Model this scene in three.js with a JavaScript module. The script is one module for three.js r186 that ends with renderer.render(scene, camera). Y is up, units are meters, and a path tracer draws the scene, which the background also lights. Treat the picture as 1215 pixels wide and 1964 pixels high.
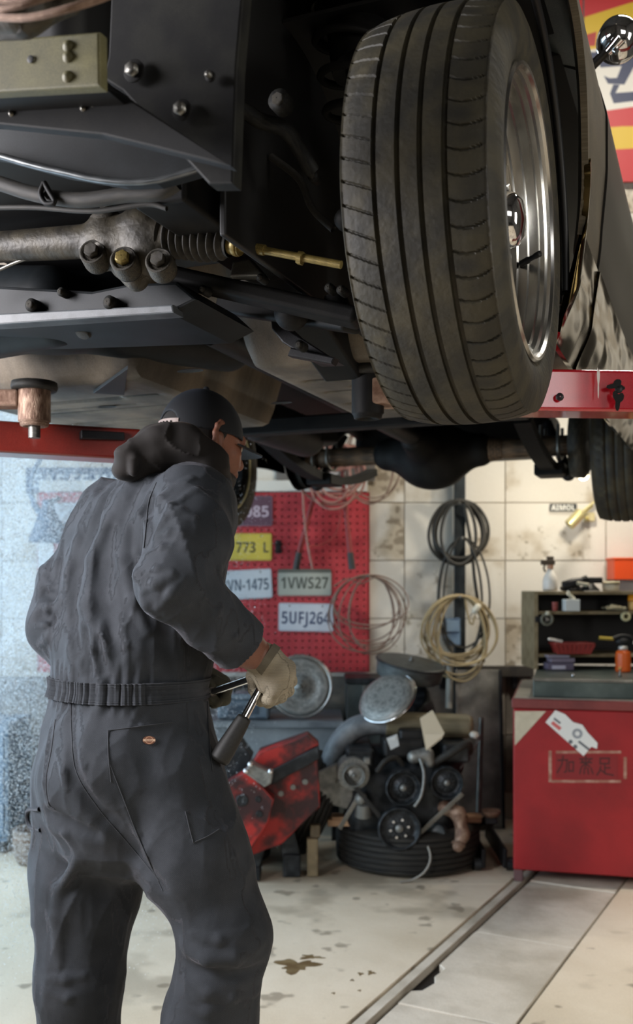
import * as THREE from 'three';
import { RoundedBoxGeometry } from 'three/addons/geometries/RoundedBoxGeometry.js';
import { mergeGeometries, mergeVertices, toCreasedNormals } from 'three/addons/utils/BufferGeometryUtils.js';
import { RectAreaLightUniformsLib } from 'three/addons/lights/RectAreaLightUniformsLib.js';
import { FontLoader } from 'three/addons/loaders/FontLoader.js';
import { TextGeometry } from 'three/addons/geometries/TextGeometry.js';

// ---------- camera, light, exposure ----------
const V = (x, y, z) => new THREE.Vector3(x, y, z);
const scene = new THREE.Scene();
const FOC = 1900, CX = 607.5, CY = 1130, EYE = 1.3;          // focal length and eye point, in pixels of the 1215 x 1964 frame and metres
const camera = new THREE.PerspectiveCamera(2 * Math.atan(982 / FOC) * 180 / Math.PI, 1215 / 1964, 0.05, 100);
camera.position.set(0, EYE, 0);
camera.setViewOffset(1215, 1964, 0, 982 - CY, 1215, 1964);    // level camera, lens shifted up
camera.focus = 1.75; camera.userData.fStop = 4.2;
scene.add(camera);
const renderer = new THREE.WebGLRenderer();
renderer.toneMapping = THREE.LinearToneMapping;
renderer.toneMappingExposure = 1.36;
renderer.shadowMap.enabled = true;
RectAreaLightUniformsLib.init();
scene.background = new THREE.Color(0.55, 0.68, 0.85);          // overcast daylight outside the roller door
scene.backgroundIntensity = 1.0;

// daylight through the open roller door and the window in the side wall
const DOOR = { x: -2.1, z0: -5.3, z1: -2.3, h: 3.0 }, WIN = { z0: -1.7, z1: -0.8, y0: 1.5, y1: 2.7 };
function daylight(z0, z1, y0, y1, power, c) {
  const l = new THREE.RectAreaLight(c, power, z1 - z0, y1 - y0); l.position.set(DOOR.x + 0.02, (y0 + y1) / 2, (z0 + z1) / 2); l.lookAt(10, (y0 + y1) / 2, (z0 + z1) / 2); scene.add(l);
}
const WIN2 = { x: 3.0, z0: -0.75, z1: 0.15, y0: 1.3, y1: 2.7 };      // window in the opposite wall
{ const l = new THREE.RectAreaLight(new THREE.Color(1.0, 0.95, 0.86), 7, WIN2.z1 - WIN2.z0, WIN2.y1 - WIN2.y0); l.position.set(WIN2.x - 0.02, (WIN2.y0 + WIN2.y1) / 2, (WIN2.z0 + WIN2.z1) / 2); l.lookAt(-10, (WIN2.y0 + WIN2.y1) / 2, (WIN2.z0 + WIN2.z1) / 2); scene.add(l); }
const WIN3 = { x0: 0.7, x1: 2.5, y0: 1.9, y1: 3.1 };                     // window behind the camera
{ const l = new THREE.RectAreaLight(new THREE.Color(1.0, 0.93, 0.86), 2.6, WIN3.x1 - WIN3.x0, WIN3.y1 - WIN3.y0); l.position.set((WIN3.x0 + WIN3.x1) / 2, (WIN3.y0 + WIN3.y1) / 2, 2.28); l.lookAt((WIN3.x0 + WIN3.x1) / 2, (WIN3.y0 + WIN3.y1) / 2, -10); scene.add(l); }
daylight(DOOR.z0, DOOR.z1, 0, DOOR.h, 2.55, new THREE.Color(0.56, 0.80, 1.0));
daylight(WIN.z0, WIN.z1, WIN.y0, WIN.y1, 31, new THREE.Color(1.0, 0.97, 1.0));

// ---------- helpers ----------
const at = (px, py, d) => V((px - CX) * d / FOC, EYE - (py - CY) * d / FOC, -d);   // a point seen at a pixel, d metres into the room
const m2 = (n, d) => n * d / FOC;                                                 // pixels to metres at depth d
let seed = 7; const rnd = (a = 0, b = 1) => { seed = (seed * 1664525 + 1013904223) >>> 0; return a + (b - a) * seed / 4294967296; };
const clamp = (x, a = 0, b = 1) => Math.min(b, Math.max(a, x)), lerp = (a, b, t) => a + (b - a) * t, smooth = (x, a, b) => { const t = clamp((x - a) / (b - a)); return t * t * (3 - 2 * t); };
const R = (deg) => deg * Math.PI / 180;
const used = {};
const numbered = (n) => { const k = used[n] = (used[n] ?? -1) + 1; return k ? n + '_' + String(k).padStart(3, '0') : n; };
function tag(o, label, category, group) { o.userData.label = label; o.userData.category = category; if (group) o.userData.group = group; return o; }
function thing(name, label, category, p = V(0, 0, 0), turn = 0, group) {
  const o = new THREE.Group(); o.name = numbered(name); o.position.copy(p); o.rotation.y = turn; scene.add(o); return tag(o, label, category, group);
}
function mesh(name, g, m, parent, top) {
  if (Array.isArray(g)) g = merge(g);
  const o = new THREE.Mesh(g, m); o.name = parent && parent !== scene ? name : numbered(name); o.castShadow = o.receiveShadow = true; (parent || scene).add(o); return o;
}
function struct(name, g, m, parent) { const o = mesh(name, g, m, parent); if (!parent) o.userData.kind = 'structure'; return o; }
function merge(list) {
  const gs = list.map((g) => { g = g.index ? g.toNonIndexed() : g.clone(); for (const k of Object.keys(g.attributes)) if (!['position', 'normal', 'uv'].includes(k)) g.deleteAttribute(k); if (!g.attributes.normal) g.computeVertexNormals(); if (!g.attributes.uv) g.setAttribute('uv', new THREE.BufferAttribute(new Float32Array(g.attributes.position.count * 2), 2)); return g; });
  return mergeGeometries(gs);
}
// box with rounded edges, its uv in metres
function bx(w, h, d, x = 0, y = 0, z = 0, r = 0.004, seg = 1) {
  r = Math.min(r, w / 2.05, h / 2.05, d / 2.05);
  const g = r > 0.0003 ? new RoundedBoxGeometry(w, h, d, seg, r) : new THREE.BoxGeometry(w, h, d); boxUV(g); g.translate(x, y, z); return g;
}
function boxUV(g) {
  const p = g.attributes.position, n = g.attributes.normal, uv = new Float32Array(p.count * 2);
  for (let i = 0; i < p.count; i++) {
    const ax = Math.abs(n.getX(i)), ay = Math.abs(n.getY(i)), az = Math.abs(n.getZ(i));
    if (ay >= ax && ay >= az) { uv[2 * i] = p.getX(i); uv[2 * i + 1] = p.getZ(i); } else if (az >= ax) { uv[2 * i] = p.getX(i); uv[2 * i + 1] = p.getY(i); } else { uv[2 * i] = p.getZ(i); uv[2 * i + 1] = p.getY(i); }
  }
  g.setAttribute('uv', new THREE.BufferAttribute(uv, 2)); return g;
}
const cyl = (r1, r2, h, seg = 24, open = false) => new THREE.CylinderGeometry(r1, r2, h, seg, 1, open);   // r1 at the top
// cylinder or cone between two points
function rod(a, b, r1, r2 = r1, seg = 14) {
  const d = V().subVectors(b, a), g = cyl(r2, r1, d.length(), seg);
  g.applyQuaternion(new THREE.Quaternion().setFromUnitVectors(V(0, 1, 0), d.clone().normalize())); const c = V().addVectors(a, b).multiplyScalar(0.5); g.translate(c.x, c.y, c.z); return g;
}
// box beam between two points: w across, h high
function beam(a, b, w, h, r = 0.006, up = V(0, 1, 0)) {
  const d = V().subVectors(b, a), g = bx(w, h, d.length(), 0, 0, 0, r, 2), zz = d.clone().normalize(), xx = V().crossVectors(up, zz).normalize(), yy = V().crossVectors(zz, xx);
  g.applyMatrix4(new THREE.Matrix4().makeBasis(xx, yy, zz)); const c = V().addVectors(a, b).multiplyScalar(0.5); g.translate(c.x, c.y, c.z); return g;
}
const tube = (pts, r, n = 48, rs = 8, closed = false) => new THREE.TubeGeometry(new THREE.CatmullRomCurve3(pts, closed), n, r, rs, closed);
const lathe = (pts, seg = 48) => new THREE.LatheGeometry(pts.map(([r, y]) => new THREE.Vector2(Math.max(r, 0.00001), y)), seg);
const turned = (g, x = 0, y = 0, z = 0) => { if (x) g.rotateX(x); if (y) g.rotateY(y); if (z) g.rotateZ(z); return g; };
const moved = (g, x, y, z) => { g.translate(x, y, z); return g; };
// flat outline given depth, front face at +z
function plate(pts, depth, bevel = 0.002, holes = []) {
  const s = new THREE.Shape(pts.map(([x, y]) => new THREE.Vector2(x, y)));
  for (const h of holes) s.holes.push(new THREE.Path().absarc(h[0], h[1], h[2], 0, Math.PI * 2, true));
  const g = new THREE.ExtrudeGeometry(s, { depth, bevelEnabled: bevel > 0, bevelSize: bevel, bevelThickness: bevel, bevelSegments: 2, curveSegments: 20 }); return g;
}
// orient a geometry made along +y to run along direction d, placed at p
function aim(g, p, d) { g.applyQuaternion(new THREE.Quaternion().setFromUnitVectors(V(0, 1, 0), d.clone().normalize())); g.translate(p.x, p.y, p.z); return g; }
// grid surface: f(u, v) -> Vector3, uv given by fuv or the plain u, v
function surface(f, nu, nv, closeU = false, fuv) {
  const pos = [], uv = [], idx = [];
  for (let j = 0; j <= nv; j++) for (let i = 0; i <= nu; i++) { const p = f(i / nu, j / nv); pos.push(p.x, p.y, p.z); const q = fuv ? fuv(i / nu, j / nv) : [i / nu, j / nv]; uv.push(q[0], q[1]); }
  for (let j = 0; j < nv; j++) for (let i = 0; i < nu; i++) { const a = j * (nu + 1) + i, b = a + 1, c = a + nu + 1, d = c + 1; idx.push(a, b, d, a, d, c); }
  const g = new THREE.BufferGeometry(); g.setAttribute('position', new THREE.Float32BufferAttribute(pos, 3)); g.setAttribute('uv', new THREE.Float32BufferAttribute(uv, 2)); g.setIndex(idx); g.computeVertexNormals(); return g;
}
// a sheet with real thickness from a grid surface
function sheet(f, nu, nv, t, fuv) {
  const g = surface(f, nu, nv, false, fuv), n = g.attributes.normal, p = g.attributes.position, N = p.count, pos = [...p.array], uv = [...g.attributes.uv.array, ...g.attributes.uv.array], idx = [...g.index.array];
  for (let i = 0; i < N; i++) pos.push(p.getX(i) - n.getX(i) * t, p.getY(i) - n.getY(i) * t, p.getZ(i) - n.getZ(i) * t);
  const M = idx.length; for (let i = 0; i < M; i += 3) idx.push(idx[i] + N, idx[i + 2] + N, idx[i + 1] + N);
  const W = nu + 1, edge = (a, b) => idx.push(a, a + N, b, b, a + N, b + N);
  for (let i = 0; i < nu; i++) { edge(i, i + 1); edge(nv * W + i + 1, nv * W + i); }
  for (let j = 0; j < nv; j++) { edge((j + 1) * W, j * W); edge(j * W + nu, (j + 1) * W + nu); }
  const o = new THREE.BufferGeometry(); o.setAttribute('position', new THREE.Float32BufferAttribute(pos, 3)); o.setAttribute('uv', new THREE.Float32BufferAttribute(uv, 2)); o.setIndex(idx); return toCreasedNormals(o, 0.7);
}

// ---------- noise and textures ----------
const hash2 = (x, y, s) => { let h = (x * 374761393 + y * 668265263 + s * 2147483647) | 0; h = Math.imul(h ^ (h >>> 13), 1274126177); h ^= h >>> 16; return (h >>> 0) / 4294967296; };
function vnoise(x, y, per, s) {   // tiling value noise
  const ix = Math.floor(x), iy = Math.floor(y), fx = x - ix, fy = y - iy, u = fx * fx * (3 - 2 * fx), v = fy * fy * (3 - 2 * fy), m = (a) => ((a % per) + per) % per;
  return lerp(lerp(hash2(m(ix), m(iy), s), hash2(m(ix + 1), m(iy), s), u), lerp(hash2(m(ix), m(iy + 1), s), hash2(m(ix + 1), m(iy + 1), s), u), v);
}
function fbm(u, v, f, oct, s) { let a = 0, w = 0.5, t = 0; for (let i = 0; i < oct; i++, f *= 2, w *= 0.5) { a += w * vnoise(u * f, v * f, f, s + i); t += w; } return a / t; }
function tex(size, fn, srgb = true, rep = 1) {
  const d = new Uint8Array(size * size * 4);
  for (let y = 0; y < size; y++) for (let x = 0; x < size; x++) { const c = fn(x / size, y / size), k = (y * size + x) * 4; d[k] = clamp(c[0]) * 255; d[k + 1] = clamp(c[1]) * 255; d[k + 2] = clamp(c[2]) * 255; d[k + 3] = 255; }
  const t = new THREE.DataTexture(d, size, size); t.wrapS = t.wrapT = THREE.RepeatWrapping; t.magFilter = THREE.LinearFilter; t.minFilter = THREE.LinearMipmapLinearFilter; if (srgb) t.colorSpace = THREE.SRGBColorSpace; t.repeat.set(rep, rep); t.needsUpdate = true; return t;
}
const hex = (h) => [(h >> 16 & 255) / 255, (h >> 8 & 255) / 255, (h & 255) / 255];
const mixc = (a, b, t) => [lerp(a[0], b[0], t), lerp(a[1], b[1], t), lerp(a[2], b[2], t)];
function std(color, rough = 0.6, metal = 0, extra = {}) { return new THREE.MeshPhysicalMaterial({ color, roughness: rough, metalness: metal, side: THREE.DoubleSide, ...extra }); }
// two colours mixed by layered noise, with specks: dirty paint, rust, rubber, concrete
function grimy(c1, c2, { size = 256, f = 4, contrast = 2, speck = 0.06, rep = 1, rough = 0.7, metal = 0, s = 1, bump = 0, extra = {} } = {}) {
  const a = hex(c1), b = hex(c2);
  const map = tex(size, (u, v) => { const n = clamp((fbm(u, v, f, 5, s) - 0.5) * contrast + 0.5), k = (hash2(u * size | 0, v * size | 0, s + 9) - 0.5) * speck, c = mixc(a, b, n); return [c[0] + k, c[1] + k, c[2] + k]; }, true, rep);
  const o = { map, ...extra };
  if (bump) { o.bumpMap = tex(size, (u, v) => { const n = fbm(u, v, f * 4, 4, s + 20); return [n, n, n]; }, false, rep); o.bumpScale = bump; }
  return std(0xffffff, rough, metal, o);
}
function canvasTex(w, h, draw) {
  const c = document.createElement('canvas'); c.width = w; c.height = h; const x = c.getContext('2d'); draw(x, w, h);
  const t = new THREE.CanvasTexture(c); t.colorSpace = THREE.SRGBColorSpace; t.magFilter = THREE.LinearFilter; t.anisotropy = 4; return t;
}

// ---------- solids from distance fields ----------
const smin = (a, b, k) => { const h = Math.max(k - Math.abs(a - b), 0) / k; return Math.min(a, b) - h * h * k * 0.25; };
// tapered capsule between two joints
function bone(a, b, ra, rb = ra) {
  const ba = V().subVectors(b, a), l2 = ba.lengthSq() || 1e-9, f = (x, y, z) => { const t = clamp(((x - a.x) * ba.x + (y - a.y) * ba.y + (z - a.z) * ba.z) / l2), dx = x - a.x - ba.x * t, dy = y - a.y - ba.y * t, dz = z - a.z - ba.z * t; return Math.sqrt(dx * dx + dy * dy + dz * dz) - lerp(ra, rb, t); };
  const m = Math.max(ra, rb); f.box = [Math.min(a.x, b.x) - m, Math.min(a.y, b.y) - m, Math.min(a.z, b.z) - m, Math.max(a.x, b.x) + m, Math.max(a.y, b.y) + m, Math.max(a.z, b.z) + m]; return f;
}
// ellipsoid with three axes given as unit vectors
function egg(c, ax, rx, ry, rz, ay, az) {
  const r = Math.min(rx, ry, rz), m = Math.max(rx, ry, rz);
  const f = (x, y, z) => { const dx = x - c.x, dy = y - c.y, dz = z - c.z, p = (dx * ax.x + dy * ax.y + dz * ax.z) / rx, q = (dx * ay.x + dy * ay.y + dz * ay.z) / ry, s = (dx * az.x + dy * az.y + dz * az.z) / rz, k0 = Math.sqrt(p * p + q * q + s * s), k1 = Math.sqrt((p / rx) ** 2 + (q / ry) ** 2 + (s / rz) ** 2); return k1 < 1e-6 ? -r : k0 * (k0 - 1) / k1; };
  f.box = [c.x - m, c.y - m, c.z - m, c.x + m, c.y + m, c.z + m]; return f;
}
// smooth union; far parts are skipped by their boxes
function blend(parts, k) {
  const f = (x, y, z) => {
    let d = 1e3;
    for (const p of parts) {
      const b = p.box; if (b) { const e = Math.max(b[0] - x, x - b[3], b[1] - y, y - b[4], b[2] - z, z - b[5]); if (e > (p.k ?? k) && e > d + (p.k ?? k)) continue; }
      d = smin(d, p(x, y, z), p.k ?? k);
    }
    return d;
  };
  f.box = boxOf(parts.map((p) => p.box)); return f;
}
function boxOf(bs) { const o = [1e9, 1e9, 1e9, -1e9, -1e9, -1e9]; for (const b of bs) for (let i = 0; i < 3; i++) { o[i] = Math.min(o[i], b[i]); o[i + 3] = Math.max(o[i + 3], b[i + 3]); } return o; }
// 3D value noise and its creased version
const n3 = (x, y, z) => { const ix = Math.floor(x), iy = Math.floor(y), iz = Math.floor(z), fx = x - ix, fy = y - iy, fz = z - iz, u = fx * fx * (3 - 2 * fx), v = fy * fy * (3 - 2 * fy), w = fz * fz * (3 - 2 * fz), h = (a, b, c) => hash2(ix + a + 57 * (iz + c), iy + b, 77); return lerp(lerp(lerp(h(0, 0, 0), h(1, 0, 0), u), lerp(h(0, 1, 0), h(1, 1, 0), u), v), lerp(lerp(h(0, 0, 1), h(1, 0, 1), u), lerp(h(0, 1, 1), h(1, 1, 1), u), v), w); };
const crease = (x, y, z) => { const r = 1 - Math.abs(2 * n3(x, y, z) - 1); return r * r; };
// naive surface nets over a box, skipping blocks far from the surface
function solid(f, cell, box = f.box, pad = 0.03, uvScale = 1) {
  const lo = [box[0] - pad, box[1] - pad, box[2] - pad], n = [0, 1, 2].map((i) => Math.ceil((box[i + 3] + pad - lo[i]) / cell) + 1), B = 6;
  const val = new Float32Array(n[0] * n[1] * n[2]).fill(1), id = (i, j, k) => (k * n[1] + j) * n[0] + i;
  for (let bk = 0; bk < n[2]; bk += B) for (let bj = 0; bj < n[1]; bj += B) for (let bi = 0; bi < n[0]; bi += B) {
    const h = B * cell / 2, c = f(lo[0] + bi * cell + h, lo[1] + bj * cell + h, lo[2] + bk * cell + h), far = Math.abs(c) > h * 1.74 * 1.5 + 0.012;
    for (let k = bk; k < Math.min(bk + B, n[2]); k++) for (let j = bj; j < Math.min(bj + B, n[1]); j++) for (let i = bi; i < Math.min(bi + B, n[0]); i++) val[id(i, j, k)] = far ? c : f(lo[0] + i * cell, lo[1] + j * cell, lo[2] + k * cell);
  }
  const vid = new Int32Array(val.length).fill(-1), pos = [], idx = [];
  for (let k = 0; k < n[2] - 1; k++) for (let j = 0; j < n[1] - 1; j++) for (let i = 0; i < n[0] - 1; i++) {
    let m = 0, sx = 0, sy = 0, sz = 0, cnt = 0; const c = [];
    for (let q = 0; q < 8; q++) { const v = val[id(i + (q & 1), j + (q >> 1 & 1), k + (q >> 2))]; c.push(v); if (v < 0) m |= 1 << q; }
    if (m === 0 || m === 255) continue;
    for (let q = 0; q < 8; q++) for (const a of [1, 2, 4]) if (!(q & a)) { const r = q | a; if ((c[q] < 0) !== (c[r] < 0)) { const t = c[q] / (c[q] - c[r]); sx += (q & 1) + (a === 1 ? t : 0); sy += (q >> 1 & 1) + (a === 2 ? t : 0); sz += (q >> 2) + (a === 4 ? t : 0); cnt++; } }
    vid[id(i, j, k)] = pos.length / 3; pos.push(lo[0] + (i + sx / cnt) * cell, lo[1] + (j + sy / cnt) * cell, lo[2] + (k + sz / cnt) * cell);
  }
  const quad = (a, b, c, d, flip) => { if (a < 0 || b < 0 || c < 0 || d < 0) return; flip ? idx.push(a, c, b, a, d, c) : idx.push(a, b, c, a, c, d); };
  for (let k = 1; k < n[2] - 1; k++) for (let j = 1; j < n[1] - 1; j++) for (let i = 1; i < n[0] - 1; i++) {
    const v = val[id(i, j, k)] < 0;
    if (v !== val[id(i + 1, j, k)] < 0) quad(vid[id(i, j - 1, k - 1)], vid[id(i, j, k - 1)], vid[id(i, j, k)], vid[id(i, j - 1, k)], !v);
    if (v !== val[id(i, j + 1, k)] < 0) quad(vid[id(i - 1, j, k - 1)], vid[id(i - 1, j, k)], vid[id(i, j, k)], vid[id(i, j, k - 1)], !v);
    if (v !== val[id(i, j, k + 1)] < 0) quad(vid[id(i - 1, j - 1, k)], vid[id(i, j - 1, k)], vid[id(i, j, k)], vid[id(i - 1, j, k)], !v);
  }
  const nor = new Float32Array(pos.length), uv = new Float32Array(pos.length / 3 * 2), e = cell * 0.35;
  for (let i = 0; i < pos.length; i += 3) {
    let x = pos[i], y = pos[i + 1], z = pos[i + 2], gx, gy, gz, l;
    for (let it = 0; it < 2; it++) {
      gx = f(x + e, y, z) - f(x - e, y, z); gy = f(x, y + e, z) - f(x, y - e, z); gz = f(x, y, z + e) - f(x, y, z - e); l = Math.hypot(gx, gy, gz) || 1e-9; gx /= l; gy /= l; gz /= l;
      if (it === 0) { const s = clamp(f(x, y, z) * Math.min(1, 2 * e / l * 1), -cell * 0.5, cell * 0.5); x -= gx * s; y -= gy * s; z -= gz * s; }
    }
    pos[i] = x; pos[i + 1] = y; pos[i + 2] = z; nor[i] = gx; nor[i + 1] = gy; nor[i + 2] = gz;
    const ax = Math.abs(gx), az = Math.abs(gz); uv[i / 3 * 2] = (az > ax ? x : z) * uvScale; uv[i / 3 * 2 + 1] = y * uvScale;
  }
  const g = new THREE.BufferGeometry(); g.setAttribute('position', new THREE.Float32BufferAttribute(pos, 3)); g.setAttribute('normal', new THREE.BufferAttribute(nor, 3)); g.setAttribute('uv', new THREE.BufferAttribute(uv, 2)); g.setIndex(idx); return g;
}
// first hit of the ray from eye through a pixel with a distance field
function hit(f, px, py, from = 1.0, to = 3.2) {
  const dir = V((px - CX) / FOC, -(py - CY) / FOC, -1), L = dir.length(); let t = from;
  for (let i = 0; i < 220 && t < to; i++) { const d = f(dir.x * t, EYE + dir.y * t, dir.z * t); if (d < 0.0008) break; t += Math.max(0.0008, d * 0.7 / L); }
  return V(dir.x * t, EYE + dir.y * t, dir.z * t);
}
// ---------- materials shared by many things ----------
const M = {};
M.floor = (() => {
  const map = tex(1024, (u, v) => {
    const n = fbm(u, v, 3, 6, 3), s = fbm(u, v, 8, 4, 31), streak = fbm(u * 1, v, 24, 3, 47), k = (hash2(u * 1024 | 0, v * 1024 | 0, 5) - 0.5) * 0.05;
    let c = mixc(hex(0xd3c3a9), hex(0xefe1ca), clamp((n - 0.35) * 2.4)); c = mixc(c, hex(0x9a8d78), smooth(s, 0.57, 0.75) * 0.5); c = mixc(c, hex(0x6d6150), smooth(streak, 0.72, 0.85) * 0.5); return [c[0] + k, c[1] + k, c[2] + k];
  }, true, 0.5);
  const bump = tex(512, (u, v) => { const n = fbm(u, v, 16, 5, 8); return [n, n, n]; }, false, 1);
  return std(0xffffff, 0.55, 0, { map, bumpMap: bump, bumpScale: 0.002 });
})();
M.cover = grimy(0xa69c8a, 0xd2c8b7, { size: 512, f: 5, contrast: 2.6, rep: 0.8, rough: 0.65, s: 14, bump: 0.003 });
M.dirt = grimy(0x16130f, 0x2b241c, { rep: 2, rough: 0.95, s: 5 });
M.block = [0, 1, 2].map((k) => {
  const map = tex(512, (u, v) => {
    const n = fbm(u, v, 3, 5, 60 + k), st = fbm(u, v, 5, 5, 71 + k), d = fbm(u, v, 40, 2, 82 + k), g = (hash2(u * 512 | 0, v * 512 | 0, k) - 0.5) * 0.03;
    let c = mixc(hex(0xcfc8ba), hex(0xe4dfd3), n); c = mixc(c, hex(0xa3937a), smooth(st, 0.56, 0.78) * 0.7); c = mixc(c, hex(0x6f624f), smooth(d * st, 0.42, 0.6) * 0.6); return [c[0] + g, c[1] + g, c[2] + g];
  }, true, 0.7);
  return std(0xffffff, 0.75, 0, { map });
});
M.dado = grimy(0x4a453e, 0x857d72, { size: 512, f: 4, contrast: 2.8, rep: 0.9, rough: 0.7, s: 33 });
M.mortar = std(0xa79c8a, 0.95);
M.darkwall = grimy(0x3a3834, 0x57534c, { rep: 0.5, rough: 0.9, s: 12 });
M.ceil = grimy(0x24221f, 0x35322d, { rep: 0.5, rough: 0.9, s: 13 });
M.steel = grimy(0x5b5a56, 0x8b8982, { rep: 3, rough: 0.42, metal: 0.85, s: 21 });
M.darksteel = grimy(0x17171a, 0x2a2a2b, { rep: 3, rough: 0.5, metal: 0.5, s: 22 });
M.chrome = std(0xe6e6e6, 0.06, 1);
M.black = std(0x0d0d0d, 0.55);
M.rubber = grimy(0x1b1a17, 0x2e2b25, { rep: 6, rough: 0.72, s: 23, speck: 0.05 });
M.white = std(0xd9d6cc, 0.5);

// ---------- the room ----------
const ROOM = { x0: DOOR.x, x1: 3.0, zb: -5.6, zf: 2.3, h: 5.0 };
const TRW = 28.1, tdx = Math.sin(R(TRW)), tdz = Math.cos(R(TRW));      // direction of the covered trench across the floor
{
  const fl = struct('floor', bx(ROOM.x1 - ROOM.x0 + 0.4, 0.2, ROOM.zf - ROOM.zb + 0.4, (ROOM.x0 + ROOM.x1) / 2, -0.13, (ROOM.zb + ROOM.zf) / 2, 0), M.dirt);
  tag(fl, 'pale worn concrete floor with a covered trench and oil marks', 'floor');
  const T = 0.03;
  const slab = (name, pts, m, top = 0, bev = 0.004) => {       // pts: [X, depth]
    const g = plate(pts.map(([x, d]) => [x, d]), T, bev); g.rotateX(-Math.PI / 2); g.translate(0, top - T - bev, 0); boxUV(g); return mesh(name, g, m, fl);
  };
  const line = (x0, d0) => (d) => x0 + (d - d0) * tdx / tdz;
  const L1 = line(0.113, 2.962), L2 = line(0.608, 2.98), g = 0.012;
  const D0 = -0.8, D1 = 5.62, J = 4.37;
  slab('slab', [[ROOM.x0, D0], [L1(D0) - 0.03, D0], [L1(J) - 0.03, J - g / 2], [ROOM.x0, J - g / 2]], M.floor);
  slab('slab', [[ROOM.x0, J + g / 2], [L1(J) - 0.03, J + g / 2], [L1(D1) - 0.03, D1], [ROOM.x0, D1]], M.floor, -0.002);
  // steel edge rail beside the trench: two lips with a dark slot between them
  slab('edge_rail', [[L1(D0) - 0.008, D0], [L1(D0) + 0.028, D0], [L1(D1) + 0.028, D1], [L1(D1) - 0.008, D1]], M.cover, -0.001, 0.002);
  slab('slab', [[L2(D0) + 0.012, D0], [3.1, D0], [3.1, D1], [L2(D1) + 0.012, D1]], M.floor, 0.001);
  // trench covers
  const c0 = [0.211, 3.147], P = 0.743, nx = tdz, nd = -tdx;
  for (let k = -5; k < 4; k++) {
    const s0 = k * P + 0.007, s1 = (k + 1) * P - 0.007, a = 0.055, b = 0.455 - 0.035, q = (s, w) => [c0[0] + tdx * s + nx * w, c0[1] + tdz * s + nd * w];
    const pts = [q(s0, a), q(s0, b), q(s1, b), q(s1, a)];
    if (k === 0) pts.push(q(s0 + 0.36, a), q(s0 + 0.33, a + 0.03), q(s0 + 0.25, a + 0.024), q(s0 + 0.2, a + 0.045), q(s0 + 0.12, a + 0.03), q(s0 + 0.1, a));
    slab('trench_cover', pts, M.cover, -0.004 - (k & 1) * 0.002);
  }
  // dried oil on the slab
  const blob = (name, cx, cd, rx, rd, k, m) => { const p = []; for (let i = 0; i < 40; i++) { const t = i / 40 * 2 * Math.PI, w = 0.72 + 0.28 * Math.sin(3 * t + k) + 0.16 * Math.sin(7 * t + 2 * k) + rnd(-0.06, 0.06); p.push([cx + Math.cos(t) * rx * w, cd + Math.sin(t) * rd * w]); } const q = plate(p, 0.0006, 0); q.rotateX(-Math.PI / 2); q.translate(0, 0.0002, 0); boxUV(q); return mesh(name, q, m, fl); };
  const oil = grimy(0x6e5a3c, 0x8c7a58, { rep: 6, rough: 0.35, s: 41, contrast: 3 });
  const d1 = 1.3 * FOC / (1852 - 1130); blob('oil_stain', (568 - CX) * d1 / FOC, d1, 0.085, 0.075, 0.6, oil);
  const d2 = 1.3 * FOC / (1842 - 1130); blob('oil_stain', (596 - CX) * d2 / FOC, d2 + 0.03, 0.05, 0.025, 2.2, oil);
  for (const [px, py, r] of [[692, 1868, 0.012], [712, 1866, 0.016], [676, 1880, 0.008], [640, 1905, 0.007], [690, 1900, 0.007]]) { const d = 1.3 * FOC / (py - 1130); blob('oil_spot', (px - CX) * d / FOC, d, r, r * 1.3, px, oil); }
}
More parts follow.
